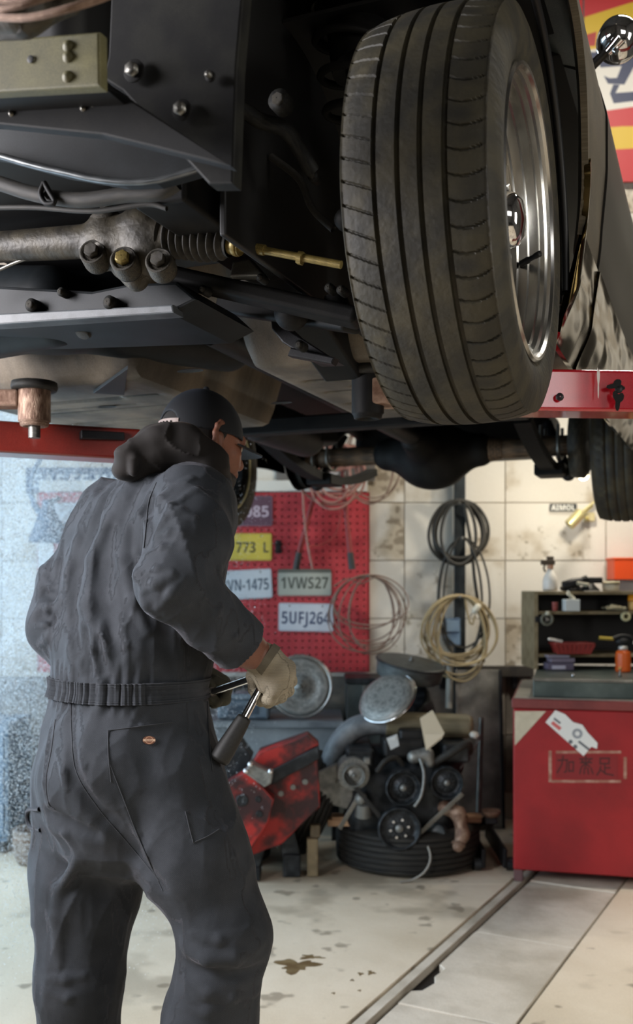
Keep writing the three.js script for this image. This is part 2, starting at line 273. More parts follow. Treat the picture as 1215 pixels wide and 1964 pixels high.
{
  // back wall of large painted blocks, laid in columns
  const wb = struct('wall_back', bx(ROOM.x1 - ROOM.x0 + 0.4, ROOM.h, 0.2, (ROOM.x0 + ROOM.x1) / 2, ROOM.h / 2, ROOM.zb - 0.112, 0), M.mortar);
  tag(wb, 'stained off-white painted concrete block wall behind the workbench', 'wall');
  const bw = 0.57, bh = 0.328, x0 = 1.068, y0 = 1.789, gs = [0, 1].map((k) => bx(bw - 0.005, bh - 0.005, 0.02, 0, 0, 0, 0.003));
  const gb = [M.block[0], M.block[1], M.block[2]];
  for (let r = -5; r <= 9; r++) for (let c = -7; c <= 3; c++) {
    const y = y0 + (r + 0.5) * bh, xa = Math.max(x0 + c * bw, ROOM.x0), xb = Math.min(x0 + (c + 1) * bw, ROOM.x1); if (xb - xa < 0.05 || y + bh / 2 > ROOM.h) continue;
    const ya = Math.max(y - bh / 2, 0.0), yb = y + bh / 2; if (yb < 0.05) continue;
    const full = xb - xa > bw - 0.001 && yb - ya > bh - 0.001, low = yb < 0.82;
    const o = mesh('block', bx(xb - xa - 0.005, yb - ya - 0.005, 0.02, 0, 0, 0, 0.0025), low ? M.dado : gb[(hash2(r + 9, c + 9, 3) * 3) | 0], wb);
    const q = o.geometry.attributes.uv, ou = rnd(0, 3), ov = rnd(0, 3); for (let i = 0; i < q.count; i++) q.setXY(i, q.getX(i) + ou, q.getY(i) + ov);
    o.position.set((xa + xb) / 2, (ya + yb) / 2, ROOM.zb - 0.012 + rnd(0, 0.0025));
  }
  struct('ceiling', bx(ROOM.x1 - ROOM.x0 + 0.4, 0.2, ROOM.zf - ROOM.zb + 0.4, (ROOM.x0 + ROOM.x1) / 2, ROOM.h + 0.1, (ROOM.zb + ROOM.zf) / 2, 0), M.ceil);
  const rx = ROOM.x1 + 0.1, rseg = (za, zb2, ya, yb) => bx(0.2, yb - ya, zb2 - za, rx, (ya + yb) / 2, (za + zb2) / 2, 0);
  struct('wall_right', [rseg(ROOM.zb - 0.2, WIN2.z0, 0, ROOM.h), rseg(WIN2.z1, ROOM.zf + 0.2, 0, ROOM.h), rseg(WIN2.z0, WIN2.z1, 0, WIN2.y0), rseg(WIN2.z0, WIN2.z1, WIN2.y1, ROOM.h)], M.darkwall);
  const fseg = (xa, xb, ya, yb) => bx(xb - xa, yb - ya, 0.2, (xa + xb) / 2, (ya + yb) / 2, ROOM.zf + 0.1, 0);
  struct('wall_front', [fseg(ROOM.x0 - 0.2, WIN3.x0, 0, ROOM.h), fseg(WIN3.x1, ROOM.x1 + 0.2, 0, ROOM.h), fseg(WIN3.x0, WIN3.x1, 0, WIN3.y0), fseg(WIN3.x0, WIN3.x1, WIN3.y1, ROOM.h)], M.darkwall);
  const lx = ROOM.x0 - 0.1, seg = (za, zb2, ya, yb) => bx(0.2, yb - ya, zb2 - za, lx, (ya + yb) / 2, (za + zb2) / 2, 0);
  struct('wall_left', [seg(ROOM.zb - 0.2, DOOR.z0, 0, ROOM.h), seg(DOOR.z1, WIN.z0, 0, ROOM.h), seg(WIN.z1, ROOM.zf + 0.2, 0, ROOM.h), seg(DOOR.z0, DOOR.z1, DOOR.h, ROOM.h), seg(WIN.z0, WIN.z1, 0, WIN.y0), seg(WIN.z0, WIN.z1, WIN.y1, ROOM.h)], M.darkwall);
  struct('trim_1', [bx(0.06, DOOR.h, 0.06, ROOM.x0 + 0.03, DOOR.h / 2, DOOR.z0 - 0.03), bx(0.06, DOOR.h, 0.06, ROOM.x0 + 0.03, DOOR.h / 2, DOOR.z1 + 0.03), bx(0.06, 0.08, DOOR.z1 - DOOR.z0 + 0.12, ROOM.x0 + 0.03, DOOR.h + 0.04, (DOOR.z0 + DOOR.z1) / 2)], M.steel);
}

// unseen tube light, added under the ceiling to brighten floor and back wall
for (const [x, z, pw, lab] of [[1.75, -3.6, 44, 'added ceiling tube light out of view over the workbench']]) {
  const o = thing('added_ceiling_light', lab, 'light', V(x, ROOM.h, z)); mesh('housing', bx(1.3, 0.06, 0.2, 0, -0.032, 0, 0.006), M.white, o);
  mesh('tube', bx(1.2, 0.02, 0.14, 0, -0.075, 0, 0.008), std(0xffffff, 0.5, 0, { emissive: new THREE.Color(1, 0.93, 0.8), emissiveIntensity: 2 }), o);
  const l = new THREE.RectAreaLight(new THREE.Color(1, 0.95, 0.86), pw * 4, 1.2, 0.14); l.position.set(x, ROOM.h - 0.09, z); l.lookAt(x, 0, z); scene.add(l);
}
// ---------- the car on the lift ----------
const YAW = R(22), GROUND = 1.57, HT = 0.75, WR = 0.316;                 // yaw, height of the tyre bottoms, half track, wheel radius
const wc = { x: 0.240, d: 1.60 };                                        // the front wheel in view
const CARX = wc.x - HT * Math.cos(YAW), CARD = wc.d + HT * Math.sin(YAW);
const car = thing('lifted_car', 'dark glossy car raised on a two-post lift with its underside showing', 'car', V(CARX, GROUND, -CARD), -YAW);
car.updateMatrixWorld(true);
const toCar = car.matrixWorld.clone().invert();
// point on a plane of the car's own axes (x across, y up, z forward) seen at a pixel
function on(px, py, plane) {
  const o = V(0, EYE, 0).applyMatrix4(toCar), q = at(px, py, 1).applyMatrix4(toCar).sub(o), [k, v] = Object.entries(plane)[0], t = (v - o[k]) / q[k]; return o.clone().addScaledVector(q, t);
}
// an upright plate across the car whose outline is given by points of view, thickness backwards
function cut(pts, z, t, bevel = 0.003) { const g = plate(pts.map(([a, b]) => { const p = on(a, b, { z }); return [p.x, p.y]; }), t, bevel); g.translate(0, 0, z - t); boxUV(g); return g; }

M.under = grimy(0x080808, 0x151412, { rep: 5, rough: 0.62, s: 51, contrast: 2.6, extra: { specularIntensity: 0.4 } });
M.underblue = grimy(0x070b0d, 0x12171a, { rep: 5, rough: 0.55, s: 52, contrast: 2.6, extra: { specularIntensity: 0.5 } });
M.pan = grimy(0x4a443b, 0x766b5c, { size: 512, rep: 2, f: 5, contrast: 2.4, rough: 0.62, s: 53, bump: 0.0015, metal: 0.1 });
M.cast = grimy(0x221f19, 0x453f32, { rep: 8, rough: 0.55, s: 54, metal: 0.2, bump: 0.001 });
M.brass = grimy(0x5a4d28, 0x8c7a44, { rep: 10, rough: 0.42, s: 55, metal: 0.4 });
M.beamtan = grimy(0x423f26, 0x605b37, { rep: 6, rough: 0.6, s: 56, contrast: 1.6, speck: 0.12 });
M.rust = grimy(0x6d5242, 0xa48a76, { rep: 8, rough: 0.6, s: 57, contrast: 3, metal: 0.3, bump: 0.001 });
M.paint = std(0x1d1a15, 0.42, 0.1);
M.bronze = std(0x5c4e30, 0.13, 1, { bumpMap: tex(256, (u, v) => { const n = fbm(u, v, 3, 2, 63); return [n, n, n]; }, false, 1.6), bumpScale: 0.03 });
M.fender = grimy(0x4a4438, 0x655c4b, { rep: 4, rough: 0.42, s: 58, contrast: 1.4, speck: 0.14, metal: 0.25 });
M.polish = std(0xc2c1bd, 0.22, 1);
M.polishrough = std(0xa8a6a0, 0.28, 1);
M.tyre = grimy(0x1c1a11, 0x35301f, { size: 512, rep: 5, f: 6, contrast: 2.2, rough: 0.68, s: 59, speck: 0.07, bump: 0.0008 });

// a tyre round the x axis; fine: tread cut into the surface
function tyreShape(fine) {
  const prof = [];                                                        // [x, r]
  const side = [[0.088, 0.216], [0.098, 0.218], [0.108, 0.232], [0.113, 0.252], [0.112, 0.271], [0.107, 0.290], [0.1015, 0.3035]];
  for (const [x, r] of side) prof.push([-x, r]);
  const crown = (x) => WR - 0.0105 * (x / 0.1) ** 2 - 0.0035 * (x / 0.1) ** 8;
  const gx = [-0.051, -0.017, 0.014, 0.047], gw = 0.0034, xs = [], nT = fine ? 76 : 30;
  for (let i = 0; i <= nT; i++) xs.push(-0.0985 + 0.197 * i / nT);
  if (fine) for (const g of gx) xs.push(g - gw - 0.0008, g - gw + 0.0004, g + gw - 0.0004, g + gw + 0.0008);
  xs.sort((a, b) => a - b); for (const x of xs) prof.push([x, crown(x)]);
  for (const [x, r] of side.slice().reverse()) prof.push([x, r]);
  const n = fine ? 1080 : 240, pitch = 2 * Math.PI / 60;
  const frac = (x) => x - Math.floor(x);
  const depth = (x, th) => {
    if (Math.abs(x) > 0.1) return 0;
    for (const g of gx) if (Math.abs(x - g) < gw) return 0.0065;
    let ph, w, dp = 0.0036;
    if (x > gx[3]) { ph = th + 0.14 * (x - gx[3]) + 40 * (x - 0.075) ** 2; w = 0.065; if (x > 0.094) dp = 0.0015; }
    else if (x < gx[0]) { ph = th - 1.4 * (x - gx[0]) ; w = 0.065; }
    else return 0;
    const q = Math.abs(frac(ph / pitch) - 0.5); return q < w ? dp * smooth(w - q, 0, 0.03) : 0;
  };
  const pos = [], uv = [], idx = [], K = prof.length;
  for (let j = 0; j <= n; j++) { const th = j / n * 2 * Math.PI; for (let i = 0; i < K; i++) { const [x, r0] = prof[i], r = r0 - depth(x, th) ; pos.push(x, Math.cos(th) * r, Math.sin(th) * r); uv.push(x + (r0 - 0.3), th * 0.32); } }
  for (let j = 0; j < n; j++) for (let i = 0; i < K - 1; i++) { const a = j * K + i, b = a + 1, c = a + K, d = c + 1; idx.push(a, d, b, a, c, d); }
  // inner wall so that the tyre is a closed ring
  const g = new THREE.BufferGeometry(); g.setAttribute('position', new THREE.Float32BufferAttribute(pos, 3)); g.setAttribute('uv', new THREE.Float32BufferAttribute(uv, 2)); g.setIndex(idx);
  return fine ? toCreasedNormals(g, 0.6) : toCreasedNormals(g, 0.9);
}
const aroundX = (g) => g.rotateZ(-Math.PI / 2);                             // lathe axis y -> x
function wheel(parent, x, y, z, fine, matRim) {
  const w = new THREE.Group(); w.name = 'wheel'; w.position.set(x, y, z); parent.add(w);
  mesh('tyre', tyreShape(fine), M.tyre, w);
  const S = fine ? 96 : 48;
  // rim: stepped polished dish with a rolled lip
  const prof = [[0.246, 0.098], [0.2455, 0.106], [0.242, 0.110], [0.237, 0.109], [0.234, 0.104], [0.2335, 0.098], [0.229, 0.094], [0.2285, 0.086], [0.2225, 0.083], [0.222, 0.068], [0.2175, 0.065], [0.217, 0.05], [0.213, 0.047], [0.2125, 0.03], [0.21, 0.018], [0.205, -0.02], [0.203, -0.08], [0.22, -0.098], [0.243, -0.1], [0.246, -0.09], [0.236, -0.086], [0.215, -0.06], [0.222, 0.0], [0.236, 0.07], [0.246, 0.098]];
  mesh('rim', aroundX(toCreasedNormals(lathe(prof.map(([r, h]) => [r * 0.912, h]), S), 0.35)), matRim, w);
  const spokes = [];
  for (let k = 0; k < 5; k++) { const s = plate([[-0.03, 0.05], [0.03, 0.05], [0.022, 0.14], [0.032, 0.205], [-0.032, 0.205], [-0.022, 0.14]], 0.02, 0.006); s.rotateY(Math.PI / 2); s.translate(0.018, 0, 0); s.scale(1, 0.912, 0.912); s.rotateX(k * 2 * Math.PI / 5 + 0.35); spokes.push(s); }
  mesh('spokes', spokes, M.polishrough, w);
  mesh('hub', aroundX(lathe([[0.001, 0.012], [0.07, 0.012], [0.075, 0.03], [0.068, 0.046], [0.045, 0.052], [0.044, 0.07], [0.04, 0.084], [0.028, 0.094], [0.001, 0.098]], 40)), M.chrome, w);
  if (fine) {
    for (let k = 0; k < 5; k++) { const t = k * 2 * Math.PI / 5 + 1, n = aroundX(cyl(0.008, 0.009, 0.03, 6)); n.translate(0.055, Math.cos(t) * 0.057, Math.sin(t) * 0.057); mesh('lug_nut', n, M.chrome, w); }
    const p = V(0.085, 0.0, 0), dir = V(0.9, 0, -0.1); // valve stem points out of the dish on the far side
    const vs = [aim(lathe([[0.001, 0], [0.006, 0], [0.006, 0.02], [0.0045, 0.022], [0.0045, 0.038], [0.0055, 0.039], [0.0055, 0.05], [0.001, 0.051]], 14), V(0.055, -0.008, -0.195), V(0.72, 0.06, 0.62))];
    mesh('valve_stem', vs, M.black, w);
  }
  return w;
}
const CW = V(HT, WR, 0);
wheel(car, HT, WR, 0, true, M.polish);
// brake disc and caliper behind the wheel, steering knuckle
mesh('brake_disc', aroundX(moved(lathe([[0.03, 0], [0.15, 0], [0.15, 0.024], [0.03, 0.024]], 48), 0, 0, 0)).translate(HT - 0.09, WR, 0), M.steel, car);
mesh('brake_caliper', bx(0.09, 0.14, 0.06, HT - 0.1, WR + 0.02, -0.13, 0.015, 3), M.under, car);
mesh('steering_knuckle', solid(blend([bone(V(HT - 0.13, WR - 0.13, 0), V(HT - 0.13, WR + 0.16, 0), 0.035, 0.03), bone(V(HT - 0.13, WR, 0.0), V(HT - 0.15, WR - 0.02, 0.15), 0.028, 0.018)], 0.03), 0.009), M.under, car);
mesh('strut', [rod(V(HT - 0.15, WR + 0.12, -0.01), V(HT - 0.22, WR + 0.5, -0.04), 0.03, 0.03), rod(V(HT - 0.18, WR + 0.3, -0.02), V(HT - 0.22, WR + 0.52, -0.04), 0.055, 0.05)], M.under, car);
mesh('coil_spring', tube(Array.from({ length: 60 }, (_, i) => { const t = i / 59; return V(HT - 0.18 - 0.05 * t + Math.cos(t * 34) * 0.062, WR + 0.2 + 0.34 * t, -0.02 + Math.sin(t * 34) * 0.062); }), 0.007, 240, 6), M.under, car);

// --- body sides: arches cut out, belt line rounded over
const ARCH = 0.36, WB = 2.55;
function bodySide(z0, z1, yA, yB, n, xo = 0) {
  const low = (z) => { let y = yA; for (const c of [0, -WB]) { const q = ARCH * ARCH - (z - c) * (z - c); if (q > 0) y = Math.max(y, WR + Math.sqrt(q) * 0.98); } return z > 0 ? Math.max(y, WR + ARCH * 0.98) : y; };
  const prof = (y, z) => { const p = [[0.15, 0.78], [0.22, 0.83], [0.32, 0.868], [0.5, 0.892], [0.66, 0.905], [0.78, 0.905], [0.86, 0.885], [0.9, 0.85], [0.92, 0.8]]; let i = 0; while (i < p.length - 2 && y > p[i + 1][0]) i++; const t = clamp((y - p[i][0]) / (p[i + 1][0] - p[i][0])); let x = lerp(p[i][1], p[i + 1][1], t * t * (3 - 2 * t) * 0.4 + t * 0.6); for (const c of [0, -WB]) { const r = Math.hypot(z - c, y - WR); x += 0.022 * Math.exp(-(((r - ARCH) / 0.06) ** 2)); } return x + 0.02 * smooth(-z, 1.2, 2.4) - 0.06 * smooth(z, 0.3, 0.95); };
  return sheet((u, v) => { const z = lerp(z0, z1, u), a = low(z), b = yB(z), y = lerp(a, Math.max(b, a + 0.01), v); return V(prof(y, z) + xo, y, z); }, n, 26, 0.012, (u, v) => [lerp(z0, z1, u), v * 0.7]);
}
mesh('front_fender', bodySide(-0.70, 0.95, 0.40, () => 0.92, 160, -0.018), M.fender, car);
mesh('lower_fender', bodySide(-0.70, -0.30, 0.225, (z) => 0.44, 40, -0.014), M.bronze, car);
mesh('door', bodySide(-1.78, -0.712, 0.26, () => 0.92, 60, -0.014), M.paint, car);
mesh('rear_quarter', bodySide(-3.35, -1.792, 0.26, () => 0.92, 120, -0.014), M.paint, car);
mesh('rocker_panel', bodySide(-2.14, -0.712, 0.225, (z) => 0.44, 50, -0.010), M.bronze, car);
// far side of the body, the same panels mirrored
{ const g = [bodySide(-3.2, 0.95, 0.34, () => 0.92, 160)]; g[0].scale(-1.1, 1, 1); const i = g[0]; mesh('far_side_panel', i, M.paint, car); }
mesh('fender_lip', tube(Array.from({ length: 40 }, (_, i) => { const t = lerp(1.5, Math.PI + 0.05, i / 39); return V(0.860, WR + Math.sin(t) * ARCH * 0.975, Math.cos(t) * ARCH * 0.995); }), 0.007, 80, 6), M.black, car);
// wheel house liner
mesh('wheel_liner', sheet((u, v) => { const t = lerp(1.45, Math.PI + 0.1, u); return V(lerp(0.44, 0.85, v), WR + Math.sin(t) * (ARCH + 0.012), Math.cos(t) * (ARCH + 0.012)); }, 50, 6, 0.006), M.black, car);
mesh('inner_fender', bx(0.012, 0.72, 0.72, 0.44, 0.62, -0.11, 0.004), M.black, car);
mesh('hood', bx(1.7, 0.02, 1.55, 0, 0.92, 0.20, 0.008), M.black, car);
mesh('cowl_and_roof', [bx(1.7, 0.02, 2.5, 0, 0.92, -1.9, 0.008), bx(1.3, 0.4, 1.6, 0, 1.13, -1.7, 0.12, 3)], M.paint, car);
// door mirror in chrome: bowl, trim ring, arm
{
  const c = on(1187, 76, { z: -0.86 }), mg = new THREE.Group(); mg.name = 'door_mirror'; mg.position.copy(c); car.add(mg);
  const r = 0.050; const bowl = lathe([[0.001, -0.055], [0.022, -0.05], [0.038, -0.036], [0.047, -0.018], [0.05, 0.002], [0.05, 0.012], [0.046, 0.014]], 40); bowl.rotateX(Math.PI / 2 + 0.15); bowl.scale(-1, 1, -1);
  mesh('mirror_shell', bowl, M.chrome, mg);
  const ring = new THREE.TorusGeometry(r - 0.001, 0.0035, 10, 48); ring.rotateX(0.15); ring.translate(0, 0.0, -0.008); mesh('trim_ring', ring, M.chrome, mg);
  mesh('mirror_arm', [rod(V(-0.015, -0.025, 0.02), V(-0.085, -0.07, -0.0), 0.01, 0.013), moved(new THREE.SphereGeometry(0.02, 16, 10), -0.085, -0.07, 0)], M.paint, mg);
  mesh('arm_base', [rod(V(-0.02, -0.04, 0.03), V(0.01, -0.02, 0.045), 0.012, 0.016), rod(V(-0.005, -0.045, 0.04), V(0.0, -0.05, 0.042), 0.007, 0.007)], M.chrome, mg);
}

// --- floor pan with pressed ribs, toe board, tunnel
const FY = 0.228;
{
  const f = (u, v) => { // u across, v from front to back
    const x = lerp(-0.8, 0.8, u), z = lerp(-0.24, -1.25, v); let y = FY + 0.34 * smooth(z, -0.44, -0.24) + 0.30 * smooth(-z, 1.14, 1.25);
    const tun = smooth(0.16 - Math.abs(x - 0.02), 0, 0.07); y += 0.16 * tun;
    for (const c of [-0.60, -0.74, -0.90]) y += 0.036 * Math.exp(-(((z - c) / 0.012) ** 4)) * smooth(Math.abs(x - 0.02) - 0.2, 0, 0.02) * smooth(0.66 - Math.abs(x), 0, 0.04);
    for (const c of [-0.62, -0.69, -0.96, -1.03]) y += 0.026 * Math.exp(-(((z - c) / 0.008) ** 4)) * smooth(Math.abs(x) - 0.3, 0, 0.02) * smooth(0.6 - Math.abs(x), 0, 0.03);
    y += 0.035 * smooth(Math.abs(x), 0.70, 0.8); return V(x, y, z);
  };
  const pan = mesh('floor_pan', sheet(f, 120, 260, 0.006, (u, v) => [u * 1.6, v]), M.pan, car);
  for (const [px, py, r] of [[365, 708, 0.022], [205, 778, 0.02], [540, 770, 0.02]]) { const p = on(px, py, { y: FY - 0.004 }); const q = lathe([[r, -0.004], [r * 0.8, -0.002], [0.001, -0.001]], 24); q.scale(1.5, 1, 0.8); q.translate(p.x, p.y, p.z); mesh('drain_plug', q, M.black, car); }
  // black triangle under the pan, standing in for a dark hole
  const q = [on(180, 752, { y: FY - 0.012 }), on(245, 705, { y: FY - 0.012 }), on(238, 756, { y: FY - 0.012 })], gs = plate(q.map((p) => [p.x, -p.z]), 0.006, 0.001); gs.rotateX(-Math.PI / 2); gs.translate(0, FY - 0.014, 0); mesh('hole_patch', gs, M.black, car);
}
// dark rear underside: rear floor, tank, muffler, drive shaft, cross brace
mesh('rear_floor', bx(1.5, 0.02, 1.95, 0, 0.56, -2.22, 0.005), M.under, car);
mesh('fuel_tank', bx(0.9, 0.2, 0.4, 0, 0.44, -2.98, 0.05, 3), M.under, car);
mesh('drive_shaft', rod(V(0.02, 0.34, -0.5), V(0.0, 0.335, -WB + 0.12), 0.035), M.darksteel, car);
mesh('muffler', [moved(turned(new THREE.CapsuleGeometry(0.075, 0.4, 6, 20), Math.PI / 2), -0.30, 0.30, -1.65), tube([V(-0.3, 0.3, -1.4), V(-0.26, 0.29, -1.1), V(-0.16, 0.3, -0.8), V(-0.12, 0.34, -0.4)], 0.025, 30, 10), tube([V(-0.3, 0.3, -1.9), V(-0.34, 0.34, -2.2), V(-0.4, 0.45, -2.6), V(-0.42, 0.4, -3.1)], 0.025, 30, 10)], M.darksteel, car);
mesh('cross_brace', [beam(V(-0.62, 0.25, -1.32), V(0.62, 0.25, -1.32), 0.06, 0.05), beam(V(-0.6, 0.27, -1.38), V(-0.2, 0.3, -1.9), 0.05, 0.04)], M.under, car);
// transmission and oil pan hanging low in the middle
mesh('oil_pan', solid(blend([bone(V(-0.36, 0.31, -0.08), V(-0.12, 0.30, -0.08), 0.10, 0.08), bone(V(-0.45, 0.33, -0.2), V(-0.05, 0.33, -0.2), 0.09, 0.07), bone(V(-0.2, 0.34, -0.2), V(-0.04, 0.36, -0.7), 0.09, 0.07)], 0.05), 0.014), M.underblue, car);
mesh('engine_block', bx(0.5, 0.45, 0.62, 0.0, 0.62, 0.05, 0.04, 2), M.black, car);

// --- rear axle
{
  const ax = new THREE.Group(); ax.name = 'rear_axle'; ax.position.set(0, WR, -WB); car.add(ax);
  mesh('axle_tube', [rod(V(-0.66, 0, 0), V(0.66, 0, 0), 0.042), rod(V(0.30, 0, 0), V(0.10, 0, 0), 0.045, 0.075)], grimy(0x3b3025, 0x6a5540, { rep: 8, rough: 0.6, s: 61, metal: 0.3 }), ax);
  mesh('differential', solid(blend([egg(V(0, -0.015, 0), V(1, 0, 0), 0.17, 0.145, 0.15, V(0, 1, 0), V(0, 0, 1)), bone(V(0, 0.0, 0.1), V(0, 0.01, 0.3), 0.08, 0.05), bone(V(-0.2, 0, 0), V(0.2, 0, 0), 0.07, 0.07)], 0.05), 0.012), M.under, ax);
  for (const s of [-1, 1]) for (const q of [-0.035, 0.035]) mesh('u_bolt', tube([V(s * 0.5 + q, 0.08, 0.055), V(s * 0.5 + q, -0.03, 0.06), V(s * 0.5 + q, -0.055, 0), V(s * 0.5 + q, -0.03, -0.06), V(s * 0.5 + q, 0.08, -0.055)], 0.007, 24, 6), M.steel, ax);
  for (const s of [-1, 1]) mesh('leaf_spring', sheet((u, v) => V(s * 0.5 + (v - 0.5) * 0.06, -0.075 + 0.20 * (u - 0.5) ** 2 * 2, (u - 0.5) * 1.3), 24, 2, 0.035), M.under, ax);
  for (const s of [-1, 1]) mesh('spring_plate', bx(0.12, 0.05, 0.15, s * 0.5, -0.10, 0, 0.008), M.under, ax);
  for (const s of [-1, 1]) mesh('shock_absorber', [rod(V(s * 0.56, -0.11, -0.06), V(s * 0.46, 0.12, -0.14), 0.022), moved(new THREE.SphereGeometry(0.03, 14, 10), s * 0.56, -0.11, -0.06)], M.darksteel, ax);
  for (const s of [-1, 1]) mesh('brake_drum', aroundX(lathe([[0.001, -0.03], [0.13, -0.03], [0.14, 0.02], [0.11, 0.04], [0.001, 0.05]], 36)).scale(s, 1, 1).translate(s * (HT - 0.14), 0, 0), M.cast, ax);
}
wheel(car, HT + 0.045, WR, -WB, false, M.polishrough);
{ const w = wheel(car, -HT - 0.33, WR, -WB, false, M.under); w.scale.x = -1; for (const [r, x] of [[0.216, -0.104], [0.203, -0.09]]) mesh('trim_ring', new THREE.TorusGeometry(r, 0.0045, 8, 64).rotateY(Math.PI / 2).translate(x, 0, 0), std(0xcfc79c, 0.35, 0.4), w); }

// --- steering rack with bellows, tie rod and brake lines
{
  const z = 0.14, P = (px, py, dz = 0) => on(px, py, { z: z + dz }), s = 1 / 1060;
  const rk = new THREE.Group(); rk.name = 'steering_rack'; car.add(rk);
  const bosses = [[186, 498, 0.05], [245, 512, 0.06], [312, 515, 0.055]];
  const parts = [bone(P(-60, 478), P(330, 452), 0.026, 0.03), bone(P(205, 430), P(215, 470), 0.028, 0.036), bone(P(265, 440), P(262, 530), 0.034, 0.02), bone(P(262, 470), P(312, 512), 0.028, 0.022), bone(P(235, 470), P(186, 498), 0.026, 0.022), bone(P(262, 540), P(245, 512), 0.012, 0.026), bone(P(285, 440), P(288, 480), 0.034, 0.032)];
  mesh('rack_housing', solid(blend(parts, 0.02), 0.006), M.cast, rk);
  for (const [px, py, dz] of bosses) {
    const p = P(px, py, dz - 0.03), b = new THREE.Group(); b.name = 'mount_bolt'; b.position.copy(p); rk.add(b); b.rotation.set(-0.25, 0.25, 0);
    mesh('washer', moved(turned(lathe([[0.001, 0.0], [0.0225, 0.0], [0.0235, 0.006], [0.0225, 0.034], [0.019, 0.036], [0.0175, 0.032], [0.001, 0.032]], 32), Math.PI / 2), 0, 0, -0.01), M.cast, b);
    mesh('hex_head', moved(turned(lathe([[0.001, 0], [0.0125, 0], [0.0125, 0.010], [0.0105, 0.0125], [0.001, 0.0125]], 6), Math.PI / 2), 0, 0, 0.022), px === 245 ? M.brass : M.cast, b);
  }
  mesh('pinion_cap', aim(lathe([[0.03, -0.01], [0.03, 0.004], [0.024, 0.01], [0.014, 0.014], [0.014, 0.024], [0.001, 0.026]], 24), P(207, 424), V(0.1, 1, 0.1)), M.cast, rk);
  // bellows: rings along the rack
  const a = P(318, 452), b = P(442, 468), prof = []; const n = 9, L = a.distanceTo(b);
  for (let i = 0; i <= n * 8; i++) { const t = i / (n * 8), R0 = lerp(0.030, 0.021, smooth(t, 0.55, 1)); prof.push([R0 + 0.0055 * Math.cos(t * n * 2 * Math.PI) * smooth(1 - t, 0, 0.12), t * L]); }
  mesh('rubber_bellows', aim(lathe(prof, 32), a, b.clone().sub(a)), M.rubber, rk);
  const tr = P(655, 508), dir = tr.clone().sub(b).normalize();
  mesh('tie_rod', [rod(b, b.clone().addScaledVector(dir, 0.02), 0.016), rod(b, tr, 0.0062)], M.brass, rk);
  mesh('clamp', [aim(lathe([[0.017, 0], [0.019, 0], [0.019, 0.007], [0.017, 0.007]], 24), P(452, 468), dir), moved(bx(0.004, 0.016, 0.006, 0, 0, 0, 0.001), P(455, 455).x, P(455, 455).y, P(455, 455).z), moved(bx(0.008, 0.003, 0.006, 0, 0, 0, 0.001), P(457, 451).x, P(457, 451).y, P(457, 451).z)], M.brass, rk);
  mesh('tie_rod_end', rod(P(462, 472), P(508, 480), 0.0085), M.brass, rk);
  mesh('lock_nut', aim(cyl(0.011, 0.011, 0.008, 6), P(577, 495), dir), M.brass, rk);
  mesh('brake_line', tube([P(-80, 466), P(0, 455), P(100, 446), P(190, 437), P(225, 431), P(248, 415, -0.03)], 0.0032, 60, 8), M.brass, rk);
  mesh('brake_line', tube([P(-60, 545), P(0, 517), P(40, 500), P(90, 488), P(165, 476), P(215, 454), P(240, 430, -0.02)], 0.0032, 60, 8), M.steel, rk);
}
// --- sub frame, control arm, brackets
mesh('sub_frame', [cut([[-160, 560], [0, 556], [180, 566], [250, 552], [340, 548], [372, 575], [330, 596], [0, 612], [-160, 616]], 0.08, 0.22, 0.006)], M.underblue, car);
mesh('sub_frame_flange', cut([[-160, 612], [0, 605], [330, 588], [332, 598], [0, 620], [-160, 628]], 0.10, 0.03), grimy(0x24272a, 0x474b4e, { rep: 6, rough: 0.5, s: 64, contrast: 2.4 }), car);
mesh('control_arm', [beam(on(330, 530, { z: 0.03 }), on(690, 612, { z: -0.02 }), 0.06, 0.03, 0.01), beam(on(430, 585, { z: -0.2 }), on(680, 620, { z: -0.05 }), 0.05, 0.035, 0.01)], M.under, car);
mesh('ball_joint', rod(on(645, 600, { z: -0.02 }), on(645, 570, { z: -0.02 }), 0.03, 0.02), M.under, car);
mesh('bushing', moved(new THREE.SphereGeometry(0.032, 16, 12), on(560, 600, { z: -0.05 }).x, on(560, 600, { z: -0.05 }).y, -0.05), M.under, car);
mesh('heat_bracket', [cut([[520, 600], [560, 640], [640, 690], [600, 690], [545, 655], [525, 630]], -0.15, 0.05), cut([[560, 670], [640, 688], [636, 695], [556, 680]], -0.12, 0.02)], M.darksteel, car);
mesh('frame_rail', [beam(V(0.36, 0.36, 0.30), V(0.36, 0.36, -0.1), 0.09, 0.12, 0.008), beam(V(0.36, 0.36, -0.1), V(0.36, FY + 0.01, -0.5), 0.09, 0.10, 0.008)], M.under, car);
mesh('axle_bracket', cut([[450, 505], [478, 500], [505, 528], [445, 528]], 0.05, 0.02), M.steel, car);
